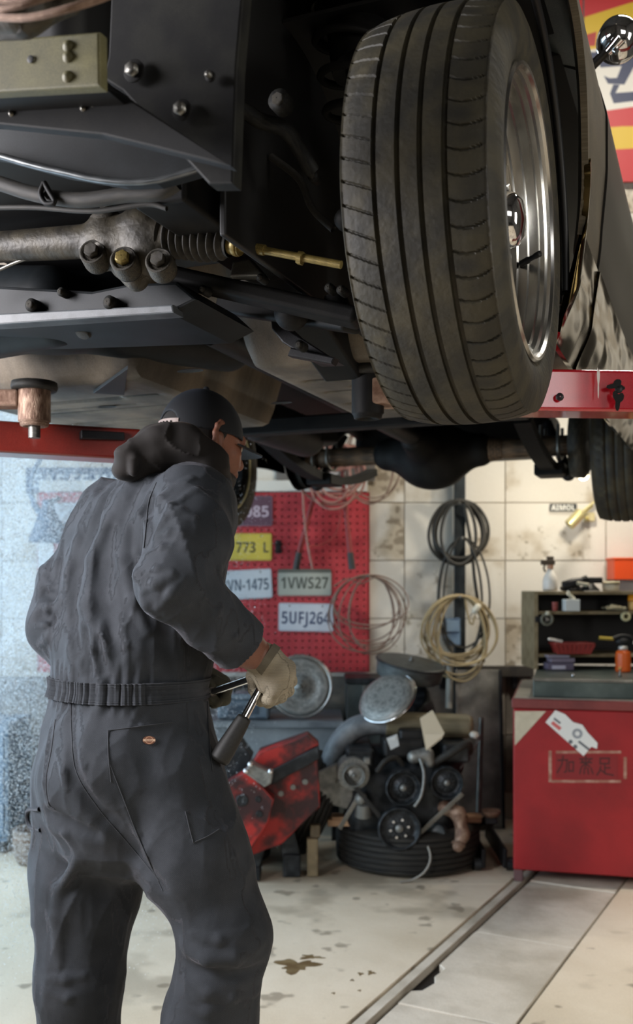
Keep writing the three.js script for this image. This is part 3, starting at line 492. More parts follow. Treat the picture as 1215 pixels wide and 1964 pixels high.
// --- nose: bumper bar, box, apron plates, splash panel, hose
{
  const bb = new THREE.Group(); bb.name = 'bumper_bar'; car.add(bb);
  mesh('bar', cut([[-200, 90], [0, 83], [189, 68], [190, 163], [0, 174], [-200, 186]], 0.62, 0.012, 0.003), M.beamtan, bb);
  for (const [px, py] of [[129, 87], [129, 108], [128, 146]]) mesh('rivet', moved(turned(lathe([[0.001, 0.004], [0.005, 0.003], [0.007, 0]], 12), Math.PI / 2), on(px, py, { z: 0.625 }).x, on(px, py, { z: 0.625 }).y, 0.624), M.beamtan, bb);
  mesh('bolt_hole', moved(turned(lathe([[0.001, 0.001], [0.0045, 0.001], [0.0045, 0]], 12), Math.PI / 2), on(58, 113, { z: 0.625 }).x, on(58, 113, { z: 0.625 }).y, 0.6241), M.black, bb);
}
mesh('radiator_cradle', [cut([[-200, 190], [190, 170], [232, 184], [440, 318], [400, 305], [300, 280], [200, 256], [0, 236], [-200, 230]], 0.56, 0.012, 0.003), cut([[-200, 186], [190, 166], [200, 172], [-200, 196]], 0.60, 0.06, 0.003)], M.under, car);
for (const [px, py] of [[152, 184], [172, 190], [200, 190], [176, 198], [158, 207], [20, 217]]) { const p = on(px, py, { z: 0.565 }); mesh('rivet', moved(turned(lathe([[0.001, 0.004], [0.003, 0.003], [0.004, 0]], 10), Math.PI / 2), p.x, p.y, 0.563), M.steel, car); }
M.apron = grimy(0x070707, 0x191915, { rep: 6, rough: 0.65, s: 62, contrast: 3, speck: 0.06, extra: { specularIntensity: 0.4 } });
mesh('apron_plate', cut([[222, -80], [470, -80], [452, 130], [445, 350], [405, 350], [240, 172], [205, 150], [214, 110]], 0.50, 0.02, 0.003), M.apron, car);
for (const [px, py, r] of [[258, 137, 0.011], [350, 212, 0.010], [405, 148, 0.005]]) { const p = on(px, py, { z: 0.51 }), b = new THREE.Group(); b.name = 'bolt'; b.position.copy(p); car.add(b); mesh('washer', turned(lathe([[0.001, 0.003], [r * 1.3, 0.003], [r * 1.3, 0]], 20), Math.PI / 2), M.under, b); mesh('hex_head', turned(lathe([[0.001, 0.010], [r * 0.8, 0.010], [r * 0.8, 0]], 6), Math.PI / 2), M.steel, b); }
mesh('splash_panel', [cut([[-200, 232], [0, 236], [200, 262], [400, 300], [400, 316], [300, 345], [235, 347], [120, 328], [0, 296], [-200, 262]], 0.46, 0.02, 0.004)], M.underblue, car);
mesh('lit_panel_edge', tube([[-200, 264], [-100, 280], [0, 299], [60, 316], [125, 331], [180, 343], [235, 349], [300, 346], [400, 318]].map(([a, b]) => on(a, b, { z: 0.475 })), 0.0045, 60, 8), grimy(0x3a3d3e, 0x6c6f70, { rep: 8, rough: 0.3, s: 60, metal: 0.6 }), car);  // paler tube paints in the light caught along the lower edge
mesh('coolant_hose', tube([[-120, 318], [0, 352], [50, 368], [95, 378], [160, 384], [240, 374], [310, 368], [340, 350]].map(([a, b]) => on(a, b, { z: 0.38 })), 0.011, 80, 12), M.rubber, car);
mesh('hose_clip', [tube([[85, 350], [95, 368], [105, 388], [88, 390], [78, 370], [85, 350]].map(([a, b]) => on(a, b, { z: 0.395 })), 0.004, 30, 6)], M.under, car);
mesh('headlamp_bucket', solid(blend([bone(on(-40, 20, { z: 0.7 }), on(40, 25, { z: 0.7 }), 0.03, 0.026), bone(on(80, 10, { z: 0.68 }), on(130, 0, { z: 0.68 }), 0.02, 0.016)], 0.02), 0.008), M.cast, car);
mesh('wiring_loom', [[-60, 10, 90, -6], [-60, -8, 120, -20], [-40, 30, 160, 8]].map(([a, b, c, d]) => tube([on(a, b, { z: 0.72 }), on((a + c) / 2, (b + d) / 2 + 14, { z: 0.73 }), on(c, d, { z: 0.72 }), on(c + 60, d - 20, { z: 0.66 })], 0.004, 30, 6)), M.rust, car);

// small fittings in the dark round the front suspension
mesh('sway_bar', tube([[300, 330], [445, 205], [500, 232], [548, 250], [600, 330]].map(([a, b], i) => on(a, b, { z: [0.3, 0.25, 0.22, 0.2, 0.15][i] })), 0.012, 40, 10), M.apron, car);
mesh('brake_hose', tube([[520, 300], [575, 345], [600, 400], [640, 440]].map(([a, b]) => on(a, b, { z: 0.1 })), 0.006, 40, 8), M.rubber, car);
mesh('damper_mount', solid(blend([bone(on(490, 410, { z: 0.02 }), on(525, 440, { z: 0.02 }), 0.022, 0.026)], 0.01), 0.007), grimy(0x4a2f2a, 0x2b2320, { rep: 8, s: 65, rough: 0.6 }), car);
mesh('spring_seat', cut([[470, 260], [510, 250], [505, 330], [480, 340]], 0.1, 0.02), M.apron, car);
for (const [px, py, r, z] of [[535, 192, 0.012, 0.24], [312, 405, 0.008, 0.2], [600, 338, 0.006, 0.12], [500, 533, 0.005, 0.06], [632, 552, 0.006, 0.02], [655, 556, 0.006, 0.02], [60, 585, 0.009, 0.09], [210, 580, 0.009, 0.09], [390, 556, 0.006, 0.05], [575, 662, 0.007, -0.1], [118, 560, 0.006, 0.09]]) { const p = on(px, py, { z: z + 0.012 }), b = new THREE.Group(); b.name = 'bolt'; b.position.copy(p); car.add(b); mesh('washer', turned(lathe([[0.001, 0.002], [r * 1.35, 0.002], [r * 1.35, -0.02], [0.001, -0.02]], 18), Math.PI / 2), M.apron, b); mesh('hex_head', turned(lathe([[0.001, 0.008], [r * 0.75, 0.007], [r * 0.8, 0.002]], 6), Math.PI / 2), M.cast, b); }
mesh('wiring_clip_line', tube([[-60, 400], [60, 398], [180, 405], [290, 392], [320, 400]].map(([a, b]) => on(a, b, { z: 0.3 })), 0.004, 50, 6), M.rubber, car);
mesh('drain_bung', aim(lathe([[0.001, 0.006], [0.012, 0.005], [0.016, 0]], 16), on(160, 640, { z: -0.02 }), V(0, -1, 0.4)), M.cast, car);
// ---------- the mechanic ----------
M.skin = grimy(0x6d4636, 0x845541, { rep: 8, rough: 0.55, s: 89, speck: 0.05, contrast: 1.4 });
M.hair = std(0x15100d, 0.8);
M.cloth = (() => {
  const map = tex(512, (u, v) => { const n = fbm(u, v, 6, 5, 90), w = ((Math.floor(u * 256) + Math.floor(v * 256)) % 4 < 2 ? 1 : -1) * 0.01, k = (hash2(u * 512 | 0, v * 512 | 0, 4) - 0.5) * 0.05, lint = hash2(u * 512 | 0, v * 512 | 0, 14) > 0.9985 ? 0.16 : 0; const c = mixc(hex(0x20252b), hex(0x2e3238), clamp((n - 0.5) * 2 + 0.5)); return [c[0] + w + k + lint, c[1] + w + k + lint, c[2] + w + k + lint]; }, true, 4);
  const b = tex(256, (u, v) => { const n = 0.5 + 0.25 * Math.sin((u + v) * 2 * Math.PI * 64) + 0.5 * (fbm(u, v, 16, 3, 95) - 0.5); return [n, n, n]; }, false, 8);
  return std(0xffffff, 0.86, 0, { map, bumpMap: b, bumpScale: 0.0006, sheen: 0.55, sheenRoughness: 0.4, sheenColor: new THREE.Color(0.36, 0.34, 0.38) });
})();
M.thread = std(0x34373c, 0.85);
M.hoodie = std(0x17120f, 0.85, 0, { sheen: 0.35, sheenRoughness: 0.5, sheenColor: new THREE.Color(0.35, 0.26, 0.2) });
M.cap = std(0x0d1015, 0.8, 0, { sheen: 0.2, sheenColor: new THREE.Color(0.15, 0.2, 0.3) });
M.glove = (() => { // knitted rows
  const map = tex(256, (u, v) => { const r = Math.abs(((v * 40) % 1) - 0.5), c = Math.abs(((u * 40 + (Math.floor(v * 40) & 1) * 0.5) % 1) - 0.5), n = fbm(u, v, 6, 4, 99); const k = 0.86 + 0.28 * Math.min(r, c) ; return mixc(hex(0x8f8673), hex(0xb5ab95), n).map((q) => q * k); }, true, 8);
  const b = tex(256, (u, v) => { const r = Math.abs(((v * 40) % 1) - 0.5), c = Math.abs(((u * 40 + (Math.floor(v * 40) & 1) * 0.5) % 1) - 0.5), n = Math.min(r, c) * 2; return [n, n, n]; }, false, 8);
  return std(0xffffff, 0.9, 0, { map, bumpMap: b, bumpScale: 0.0012 });
})();
M.glovepalm = grimy(0x2b2a22, 0x4a4838, { rep: 10, rough: 0.8, s: 98 });
{
  const FW = V(0.76, 0, -0.65), RT = V(0.65, 0, 0.76), UP = V(0, 1, 0);
  const man = thing('person', 'person in dark navy coverall, black cap and grey gloves looking up under the car', 'person', V(-0.38, 0, -2.08));
  const base = man.position.clone(), own = (g) => { g.translate(-base.x, -base.y, -base.z); return g; };
  // torso as stacked ovals: [py, px, depth, half width, half depth]
  const rows = [[880, 352, 2.16, 0.075, 0.075], [905, 334, 2.15, 0.10, 0.085], [930, 320, 2.145, 0.165, 0.105], [965, 306, 2.14, 0.195, 0.122], [1010, 297, 2.135, 0.205, 0.138], [1080, 283, 2.125, 0.202, 0.148], [1160, 268, 2.11, 0.192, 0.153], [1240, 255, 2.09, 0.181, 0.153], [1290, 250, 2.085, 0.172, 0.150], [1316, 248, 2.08, 0.1665, 0.146], [1345, 247, 2.08, 0.174, 0.152], [1400, 245, 2.08, 0.186, 0.166], [1480, 243, 2.08, 0.192, 0.178], [1550, 243, 2.08, 0.185, 0.175], [1610, 243, 2.08, 0.165, 0.155], [1650, 243, 2.08, 0.12, 0.12]]
    .map(([py, px, d, a, b]) => { const p = at(px, py, d); return { y: p.y, x: p.x, z: p.z, a, b }; }).sort((p, q) => p.y - q.y);
  const gather = (y) => smooth(y, at(0, 1362, 2.08).y, at(0, 1336, 2.08).y) * smooth(y, at(0, 1250, 2.08).y, at(0, 1296, 2.08).y);
  const torso = (x, y, z) => {
    const n = rows.length; let i = 0; const yc = clamp(y, rows[0].y, rows[n - 1].y); while (i < n - 2 && yc > rows[i + 1].y) i++;
    const A = rows[i], B = rows[i + 1], t = (yc - A.y) / (B.y - A.y), s = t * t * (3 - 2 * t) * 0.5 + t * 0.5, cx = lerp(A.x, B.x, s), cz = lerp(A.z, B.z, s); let a = lerp(A.a, B.a, s), b = lerp(A.b, B.b, s);
    const dx = x - cx, dz = z - cz, u = dx * RT.x + dz * RT.z, w = dx * FW.x + dz * FW.z, ang = Math.atan2(u / a, -w / b);
    const gk = gather(y); if (gk > 0) { const r = 0.0022 * Math.sin(ang * 34 + 2 * Math.sin(ang * 7)) * gk * smooth(1.9 - Math.abs(ang), 0, 0.8); a += r; b += r; }
    const p = u / a, q = w / b, k = Math.pow(Math.abs(p) ** 2.3 + Math.abs(q) ** 2.3, 1 / 2.3), d = (k - 1) * Math.min(a, b) * 0.96, dy = Math.abs(y - yc); return dy > 0 ? Math.hypot(Math.max(d, 0), dy) + Math.min(d, 0) * 0.5 : d;
  };
  torso.box = [-0.75, rows[0].y - 0.02, -2.45, 0.05, rows[rows.length - 1].y + 0.02, -1.8];
  const cutBone = (a, b, ra, rb) => { const f0 = bone(a, b, ra, rb), n = V().subVectors(b, a).normalize(), f = (x, y, z) => Math.max(f0(x, y, z), (x - b.x) * n.x + (y - b.y) * n.y + (z - b.z) * n.z); f.box = f0.box; return f; };
  // joints
  const J = {
    shR: at(372, 966, 1.985), elR: at(334, 1118, 1.86), cuR: at(462, 1236, 1.96), wrR: at(500, 1262, 1.985),
    shL: at(212, 985, 2.25), elL: at(112, 1208, 2.13), cuL: at(330, 1300, 2.2), wrL: at(375, 1318, 2.19),
    hipR: at(318, 1500, 2.0), knR: at(432, 1795, 1.95), anR: at(392, 2190, 2.02), hipL: at(172, 1500, 2.13), knL: at(163, 1790, 2.11), anL: at(148, 2215, 2.10),
  };
  const torsoK = Object.assign((x, y, z) => torso(x, y, z), { box: torso.box, k: 0.03 });
  const limb = [
    torsoK,
    bone(J.shR, at(360, 1040, 1.91), 0.080, 0.075), bone(at(360, 1040, 1.91), J.elR, 0.075, 0.067), Object.assign(cutBone(J.elR, J.cuR, 0.068, 0.056), { k: 0.02 }),
    bone(J.shL, J.elL, 0.078, 0.058), bone(J.elL, J.cuL, 0.058, 0.052), bone(at(110, 1120, 2.17), at(112, 1190, 2.14), 0.047, 0.055),
    bone(J.hipR, at(372, 1640, 1.975), 0.118, 0.108), bone(at(372, 1640, 1.975), J.knR, 0.108, 0.081), bone(J.knR, at(402, 1964, 1.98), 0.084, 0.088), cutBone(at(402, 1964, 1.98), J.anR, 0.088, 0.082),
    bone(J.hipL, at(166, 1690, 2.12), 0.122, 0.114), bone(at(166, 1690, 2.12), at(150, 1880, 2.1), 0.114, 0.088), cutBone(at(150, 1880, 2.1), J.anL, 0.087, 0.083),
    bone(at(206, 1470, 1.97), at(176, 1500, 2.0), 0.10, 0.10),
  ];
  const bodyF = blend(limb, 0.035);
  // cloth folds: raised ridges and pressed valleys whose course is looked up on the garment itself
  const folds = [], dents = [];
  const fold = (pts, r, up = 0.4, list = folds) => {
    const q = pts.map(([a, b]) => { const h = hit(bodyF, a, b), e = 0.004, n = V(bodyF(h.x + e, h.y, h.z) - bodyF(h.x - e, h.y, h.z), bodyF(h.x, h.y + e, h.z) - bodyF(h.x, h.y - e, h.z), bodyF(h.x, h.y, h.z + e) - bodyF(h.x, h.y, h.z - e)).normalize(); return h.addScaledVector(n, -r * (1 - up)); });
    for (let i = 0; i < q.length - 1; i++) { const t0 = i / (q.length - 1), t1 = (i + 1) / (q.length - 1), w = (t) => r * (0.45 + 0.55 * Math.sin(Math.PI * clamp(t * 0.9 + 0.05))); list.push(Object.assign(bone(q[i], q[i + 1], w(t0), w(t1)), { k: r * 0.95 })); }
  };
  const F = [
    // back drapes
    [[[186, 946], [150, 1040], [118, 1160], [108, 1280]], 0.016, 0.45], [[[250, 925], [205, 1001], [176, 1074], [168, 1160], [178, 1245], [182, 1288]], 0.018, 0.5], [[[243, 1001], [236, 1074], [254, 1151], [284, 1212]], 0.014, 0.4],
    [[[196, 1150], [203, 1225], [211, 1290]], 0.011, 0.4], [[[134, 1202], [148, 1250], [156, 1288]], 0.010, 0.4], [[[300, 925], [272, 985], [262, 1060]], 0.012, 0.35], [[[232, 1180], [240, 1240], [244, 1288]], 0.009, 0.35], [[[128, 1120], [132, 1180]], 0.008, 0.35],
    // shoulder and sleeve
    [[[282, 1000], [312, 958], [366, 918]], 0.010, 0.5], [[[296, 1012], [330, 972], [378, 940]], 0.008, 0.45], [[[290, 1030], [318, 990], [345, 980], [372, 992]], 0.009, 0.45], [[[282, 1062], [310, 1048], [352, 1052]], 0.0085, 0.5], [[[285, 1036], [322, 1020], [350, 1026]], 0.008, 0.4],
    [[[268, 1072], [264, 1104], [276, 1130]], 0.010, 0.55], [[[278, 1100], [300, 1090], [330, 1094]], 0.007, 0.45], [[[280, 1130], [296, 1120], [332, 1102]], 0.010, 0.5], [[[272, 1140], [280, 1160], [300, 1180]], 0.011, 0.5], [[[300, 1168], [330, 1140], [352, 1110]], 0.009, 0.4], [[[330, 1186], [362, 1160]], 0.008, 0.4], [[[400, 1060], [420, 1090], [428, 1120]], 0.008, 0.3],
    [[[378, 1200], [420, 1172], [440, 1140]], 0.007, 0.35], [[[420, 1244], [452, 1222], [474, 1196]], 0.006, 0.35],
    // left sleeve
    [[[88, 1110], [98, 1128], [112, 1130]], 0.009, 0.5], [[[76, 1160], [92, 1170], [108, 1160]], 0.010, 0.5], [[[70, 1200], [88, 1196], [104, 1180]], 0.008, 0.45], [[[74, 1238], [90, 1226], [104, 1222]], 0.009, 0.45], [[[118, 1040], [110, 1080], [106, 1110]], 0.009, 0.5],
    // seat and legs
    [[[108, 1440], [122, 1480], [130, 1512]], 0.008, 0.4], [[[150, 1430], [160, 1470], [168, 1500]], 0.007, 0.35], [[[148, 1650], [112, 1706], [104, 1760], [112, 1850]], 0.014, 0.45], [[[86, 1580], [124, 1600], [150, 1640]], 0.010, 0.4], [[[212, 1470], [262, 1600], [310, 1700]], 0.008, 0.35],
    [[[352, 1815], [400, 1842], [455, 1838], [500, 1812]], 0.015, 0.5], [[[345, 1866], [400, 1905], [450, 1915], [492, 1900]], 0.012, 0.4], [[[338, 1930], [400, 1940], [470, 1925]], 0.010, 0.35], [[[372, 1790], [420, 1802], [480, 1780]], 0.009, 0.35],
    [[[100, 1876], [125, 1878], [160, 1872]], 0.010, 0.45], [[[86, 1900], [130, 1915], [200, 1890]], 0.009, 0.35], [[[215, 1700], [240, 1760], [232, 1830]], 0.010, 0.3], [[[420, 1560], [452, 1640], [470, 1700]], 0.008, 0.3],
    // pocket edges
    [[[207, 1400], [270, 1392], [330, 1384]], 0.0035, 0.5], [[[207, 1402], [208, 1460], [214, 1500]], 0.0028, 0.45], [[[358, 1560], [371, 1614]], 0.0035, 0.5], [[[371, 1614], [420, 1592]], 0.0045, 0.55], [[[100, 1378], [92, 1440], [84, 1500], [92, 1548]], 0.005, 0.55],
  ];
  for (const [p, r, u] of F) fold(p, r, u);
  for (const [p, r] of [[[[218, 930], [180, 1010], [150, 1090], [140, 1190], [150, 1250]], 0.014], [[[212, 1020], [202, 1090], [204, 1170], [222, 1250]], 0.015], [[[268, 930], [236, 990], [222, 1040]], 0.010], [[[292, 960], [286, 1010], [280, 1040]], 0.009], [[[134, 1345], [136, 1440], [146, 1500], [203, 1570], [262, 1640], [308, 1696]], 0.010], [[[356, 1850], [420, 1874], [500, 1858]], 0.011], [[[80, 1182], [104, 1190]], 0.007], [[[88, 1138], [104, 1146]], 0.007], [[[166, 1212], [172, 1286]], 0.008], [[[190, 1230], [196, 1288]], 0.006], [[[92, 1560], [130, 1580], [180, 1600]], 0.008]]) fold(p, r, 1.4, dents);
  const dentF = blend(dents, 0.01), waistY = at(0, 1316, 2.08).y;
  const smax = (a, b, k) => -smin(-a, -b, k);
  const all = blend([Object.assign((x, y, z) => bodyF(x, y, z), { box: bodyF.box, k: 0.02 }), ...folds], 0.014);
  const cloth = Object.assign((x, y, z) => { let d = all(x, y, z); if (d > 0.03 || d < -0.03) return d; const wr = y > waistY ? 1 : 0.75; d -= wr * (0.0085 * crease(x * 13 + 2 * Math.sin(y * 4), y * 2.6 + x * 1.6, z * 13) + 0.0028 * crease(x * 30 + 7, y * 10 - x * 14, z * 30)) - 0.004; const e = dentF.box; if (x < e[0] - 0.02 || x > e[3] + 0.02 || z > e[5] + 0.02 || z < e[2] - 0.02) return d; return smax(d, -dentF(x, y, z), 0.026); }, { box: bodyF.box });
  const cov = mesh('coverall', own(solid(cloth, 0.0066, [bodyF.box[0], Math.max(bodyF.box[1], 0.05), bodyF.box[2], bodyF.box[3], bodyF.box[4], bodyF.box[5]], 0.03)), M.cloth, man);
  cov.userData.label = 'dark navy twill work coverall with gathered waistband';
  // waistband: a gathered strip wrapped round the garment
  {
    const ya = at(0, 1335, 2.08).y, yb = at(0, 1297, 2.08).y, cx = at(248, 0, 2.08).x, cz = -2.08;
    const reach = (t, y) => { const dx = Math.cos(t), dz = Math.sin(t); let r = 0.34; for (let k = 0; k < 80; k++) { const d = bodyF(cx + dx * r, y, cz + dz * r); if (d < 0.0005) break; r -= d * 0.8; } return r; };
    const NU = 420, edge = Array.from({ length: NU + 1 }, (_, i) => { const t = i / NU * 2 * Math.PI; return [reach(t, ya), reach(t, (ya + yb) / 2), reach(t, yb)]; });
    const band = (t0, t1, off) => sheet((u, v) => { const i = Math.min(NU, Math.round(u * NU)), t = u * 2 * Math.PI, w = lerp(t0, t1, v), e = edge[i], r = w < 0.5 ? lerp(e[0], e[1], w * 2) : lerp(e[1], e[2], w * 2 - 1), back = smooth(Math.cos(t - Math.PI * 0.78), -0.2, 0.5); return V(cx + Math.cos(t) * 1, lerp(ya, yb, w), cz + Math.sin(t)).sub(V(cx, lerp(ya, yb, w), cz)).multiplyScalar(r + off + 0.0021 * Math.sin(t * 74 + 3 * Math.sin(t * 9)) * back).add(V(cx, lerp(ya, yb, w), cz)); }, NU, 6, 0.003);
    mesh('waistband', own(band(0, 1, 0.0035)), M.cloth, cov).userData.label = 'gathered elastic waistband';
    for (const w of [0.03, 0.14, 0.86, 0.97]) mesh('stitching', own(band(w - 0.012, w + 0.012, 0.0044)), M.thread, cov);
  }
  // sewn seams laid on the cloth
  {
    const seam = (pts, r = 0.0011) => { const c = new THREE.CatmullRomCurve3(pts.map(([a, b]) => V(a, b, 0))), q = c.getPoints(pts.length * 7).map((p) => { const h = hit(cloth, p.x, p.y); return h; }); mesh('seam', own(tube(q, r, q.length * 2, 5)), M.thread, cov); };
    seam([[136, 1342], [137, 1400], [146, 1480], [190, 1552], [250, 1622], [306, 1690]]); seam([[211, 1466], [240, 1540], [268, 1612], [312, 1708]]); seam([[207, 1401], [270, 1393], [332, 1385]]); seam([[207, 1401], [208, 1450], [213, 1500]]);
    seam([[356, 1556], [364, 1590], [371, 1616]]); seam([[371, 1616], [398, 1604], [421, 1590]]); seam([[300, 925], [286, 960], [281, 1000], [276, 1050]]); seam([[398, 1345], [402, 1420], [408, 1480]]);
    seam([[106, 1380], [98, 1440], [88, 1500], [95, 1545], [104, 1552]]);
  }
  // maker's badge on the seat pocket
  {
    const c = hit(cloth, 286, 1420), e = 0.01, n = V(cloth(c.x + e, c.y, c.z) - cloth(c.x - e, c.y, c.z), cloth(c.x, c.y + e, c.z) - cloth(c.x, c.y - e, c.z), cloth(c.x, c.y, c.z + e) - cloth(c.x, c.y, c.z - e)).normalize();
    const t = canvasTex(160, 100, (x, w, h) => { x.fillStyle = '#6b4634'; x.fillRect(0, 0, w, h); x.fillStyle = '#b98d72'; x.beginPath(); x.ellipse(80, 50, 50, 44, 0, 0, 7); x.fill(); x.fillStyle = '#7a4f3c'; x.beginPath(); x.ellipse(80, 50, 40, 35, 0, 0, 7); x.fill(); x.fillStyle = '#d8b79c'; x.fillRect(8, 38, 144, 26); x.fillStyle = '#5a3b2e'; x.font = 'bold 24px serif'; x.textAlign = 'center'; x.fillText('Dickies', 80, 59); });
    const s = new THREE.Shape(); s.absellipse(0, 0, 0.0125, 0.0082, 0, Math.PI * 2); const g = new THREE.ExtrudeGeometry(s, { depth: 0.0012, bevelEnabled: false, curveSegments: 24 }); const p = g.attributes.position, uv = g.attributes.uv; for (let i = 0; i < p.count; i++) uv.setXY(i, p.getX(i) / 0.026 + 0.5, p.getY(i) / 0.0165 + 0.5);
    g.applyQuaternion(new THREE.Quaternion().setFromUnitVectors(V(0, 0, 1), n)); g.translate(c.x + n.x * 0.001, c.y + n.y * 0.001, c.z + n.z * 0.001);
    const b = mesh('badge', own(g), std(0xffffff, 0.8, 0, { map: t }), cov); b.userData.label = 'small oval brown and tan cloth badge';
  }
  // hammer loop at the hip
  { const a = hit(cloth, 76, 1552), b = hit(cloth, 78, 1592); mesh('tool_loop', own(tube([a, at(52, 1560, 2.1), at(54, 1580, 2.1), b], 0.005, 20, 6)), M.cloth, cov); }

  // head and neck
  const hc = at(386, 842, 2.19), HF = V(0.71, -0.14, -0.69).normalize(), HS = V().crossVectors(HF, UP).normalize(), HU = V().crossVectors(HS, HF).normalize();   // forward, his right, up
  const hp = (f, s, u) => hc.clone().addScaledVector(HF, f).addScaledVector(HS, s).addScaledVector(HU, u);
  const headParts = [egg(hp(0, 0, 0.008), HF, 0.092, 0.073, 0.094, HS, HU), bone(hp(0.045, 0, -0.03), hp(0.068, 0, -0.098), 0.052, 0.024), bone(hp(0.01, 0.045, -0.05), hp(0.055, 0.018, -0.098), 0.022, 0.018), bone(hp(0.01, -0.045, -0.05), hp(0.055, -0.018, -0.098), 0.022, 0.018),
    Object.assign(bone(hp(0.092, 0, 0.0), hp(0.112, 0, -0.035), 0.008, 0.013), { k: 0.012 }), Object.assign(bone(hp(0.086, 0.03, 0.012), hp(0.086, -0.03, 0.012), 0.014, 0.014), { k: 0.015 }), Object.assign(bone(hp(0.09, 0.017, -0.064), hp(0.09, -0.017, -0.064), 0.009, 0.009), { k: 0.008 }),
    bone(hp(0.058, 0.04, -0.03), hp(0.07, 0.03, -0.045), 0.018, 0.016), bone(hp(0.058, -0.04, -0.03), hp(0.07, -0.03, -0.045), 0.018, 0.016),
    bone(hp(-0.02, 0, -0.05), at(362, 905, 2.16), 0.056, 0.062)];
  for (const s of [-1, 1]) { // ears: rim and lobe
    const ring = []; for (let i = 0; i < 8; i++) { const t = lerp(-2.3, 1.9, i / 7); ring.push(hp(-0.006 + 0.019 * Math.cos(t + Math.PI), s * (0.076 + 0.006 * Math.cos(t)), -0.004 + 0.031 * Math.sin(t))); }
    for (let i = 0; i < 7; i++) headParts.push(Object.assign(bone(ring[i], ring[i + 1], 0.0055, 0.0055), { k: 0.006 }));
    headParts.push(Object.assign(bone(hp(-0.008, s * 0.073, -0.004), hp(-0.004, s * 0.075, -0.026), 0.011, 0.008), { k: 0.006 }));
  }
  const headF = blend(headParts, 0.022);
  const head = solid(headF, 0.0045, undefined, 0.02);
  // body inside the clothes: trunk, limbs, wrists, hands
  const skinParts = [bone(at(300, 1010, 2.13), at(262, 1200, 2.1), 0.11, 0.11), bone(at(250, 1300, 2.08), at(243, 1500, 2.08), 0.11, 0.12), bone(at(340, 930, 2.14), at(362, 890, 2.16), 0.08, 0.055), bone(J.shR, J.elR, 0.045, 0.034), bone(J.elR, J.cuR, 0.034, 0.032), bone(J.cuR, J.wrR, 0.033, 0.030), bone(J.shL, J.elL, 0.05, 0.04), bone(J.elL, J.wrL, 0.04, 0.028), bone(J.hipR, J.knR, 0.08, 0.055), bone(J.knR, J.anR, 0.055, 0.04), bone(J.hipL, J.knL, 0.08, 0.055), bone(J.knL, J.anL, 0.055, 0.04)];
  const trunk = solid(blend(skinParts, 0.04), 0.012);
  const wristR = solid(blend([bone(at(448, 1224, 1.955), J.cuR, 0.036, 0.034), bone(J.cuR, at(508, 1266, 1.985), 0.034, 0.031)], 0.01), 0.004);
  mesh('body', own(merge([trunk, head, wristR])), M.skin, man);
  // eyes
  for (const s of [-1, 1]) mesh('eye', own(moved(new THREE.SphereGeometry(0.011, 14, 10), hp(0.082, s * 0.03, -0.006).x, hp(0.082, s * 0.03, -0.006).y, hp(0.082, s * 0.03, -0.006).z)), std(0xd8d2c8, 0.3), man);
  // short hair below the cap
  { const e0 = egg(hp(-0.003, 0, 0.004), HF, 0.095, 0.076, 0.096, HS, HU), f = (x, y, z) => { const dx = x - hc.x, dy = y - hc.y, dz = z - hc.z, fw = dx * HF.x + dy * HF.y + dz * HF.z, up = dx * HU.x + dy * HU.y + dz * HU.z, sd = Math.abs(dx * HS.x + dz * HS.z); let d = e0(x, y, z); d = Math.max(d, fw - 0.012 - 0.5 * Math.max(up, -0.02)); d = Math.max(d, -(up + 0.072 - 0.25 * (fw + 0.06))); return d; }; f.box = e0.box; mesh('hair', own(solid(f, 0.005)), M.hair, man); }
  // cap: crown with back opening, adjuster strap, brim
  {
    const e0 = egg(hp(-0.001, 0, 0.008), HF, 0.100, 0.081, 0.102, HS, HU), hole = egg(hp(-0.108, 0, 0.004), HF, 0.06, 0.034, 0.036, HS, HU);
    const f = (x, y, z) => { const dx = x - hc.x, dy = y - hc.y, dz = z - hc.z, fw = dx * HF.x + dy * HF.y + dz * HF.z, up = dx * HU.x + dy * HU.y + dz * HU.z, sd = dx * HS.x + dy * HS.y + dz * HS.z; let d = e0(x, y, z); d = Math.max(d, -(e0(x, y, z) + 0.007)); d = Math.max(d, -(up - 0.006 + 0.14 * fw * -1 * 0.3)); d = smax(d, -hole(x, y, z), 0.004); return d; };
    f.box = e0.box; const capM = mesh('cap', own(solid(f, 0.0042)), M.cap, man);
    mesh('button', own(moved(new THREE.SphereGeometry(0.008, 12, 8), hp(-0.001, 0, 0.111).x, hp(-0.001, 0, 0.111).y, hp(-0.001, 0, 0.111).z)), M.cap, capM);
    const brim = sheet((u, v) => { const t = lerp(-1.05, 1.05, u), r = lerp(0.0, 0.068, v) * Math.cos(t * 0.8); return hp(0.098 * Math.cos(t) + r, 0.080 * Math.sin(t), 0.008 - 0.018 * Math.sin(t) ** 2 - 0.16 * r); }, 24, 8, 0.003); mesh('brim', own(brim), M.cap, capM);
    const strap = sheet((u, v) => { const t = lerp(-0.46, 0.46, u); return hp(-0.1025 * Math.cos(t), 0.083 * Math.sin(t), lerp(0.004, 0.019, v)); }, 20, 3, 0.002); mesh('strap', own(strap), std(0x8f7f78, 0.5), capM);
    for (let k = -2; k <= 2; k++) { const t = k * 0.13; const p = hp(-0.1035 * Math.cos(t), 0.0835 * Math.sin(t), 0.0115); mesh('snap_hole', own(moved(new THREE.SphereGeometry(0.0022, 8, 6), p.x, p.y, p.z)), M.black, capM); }
  }
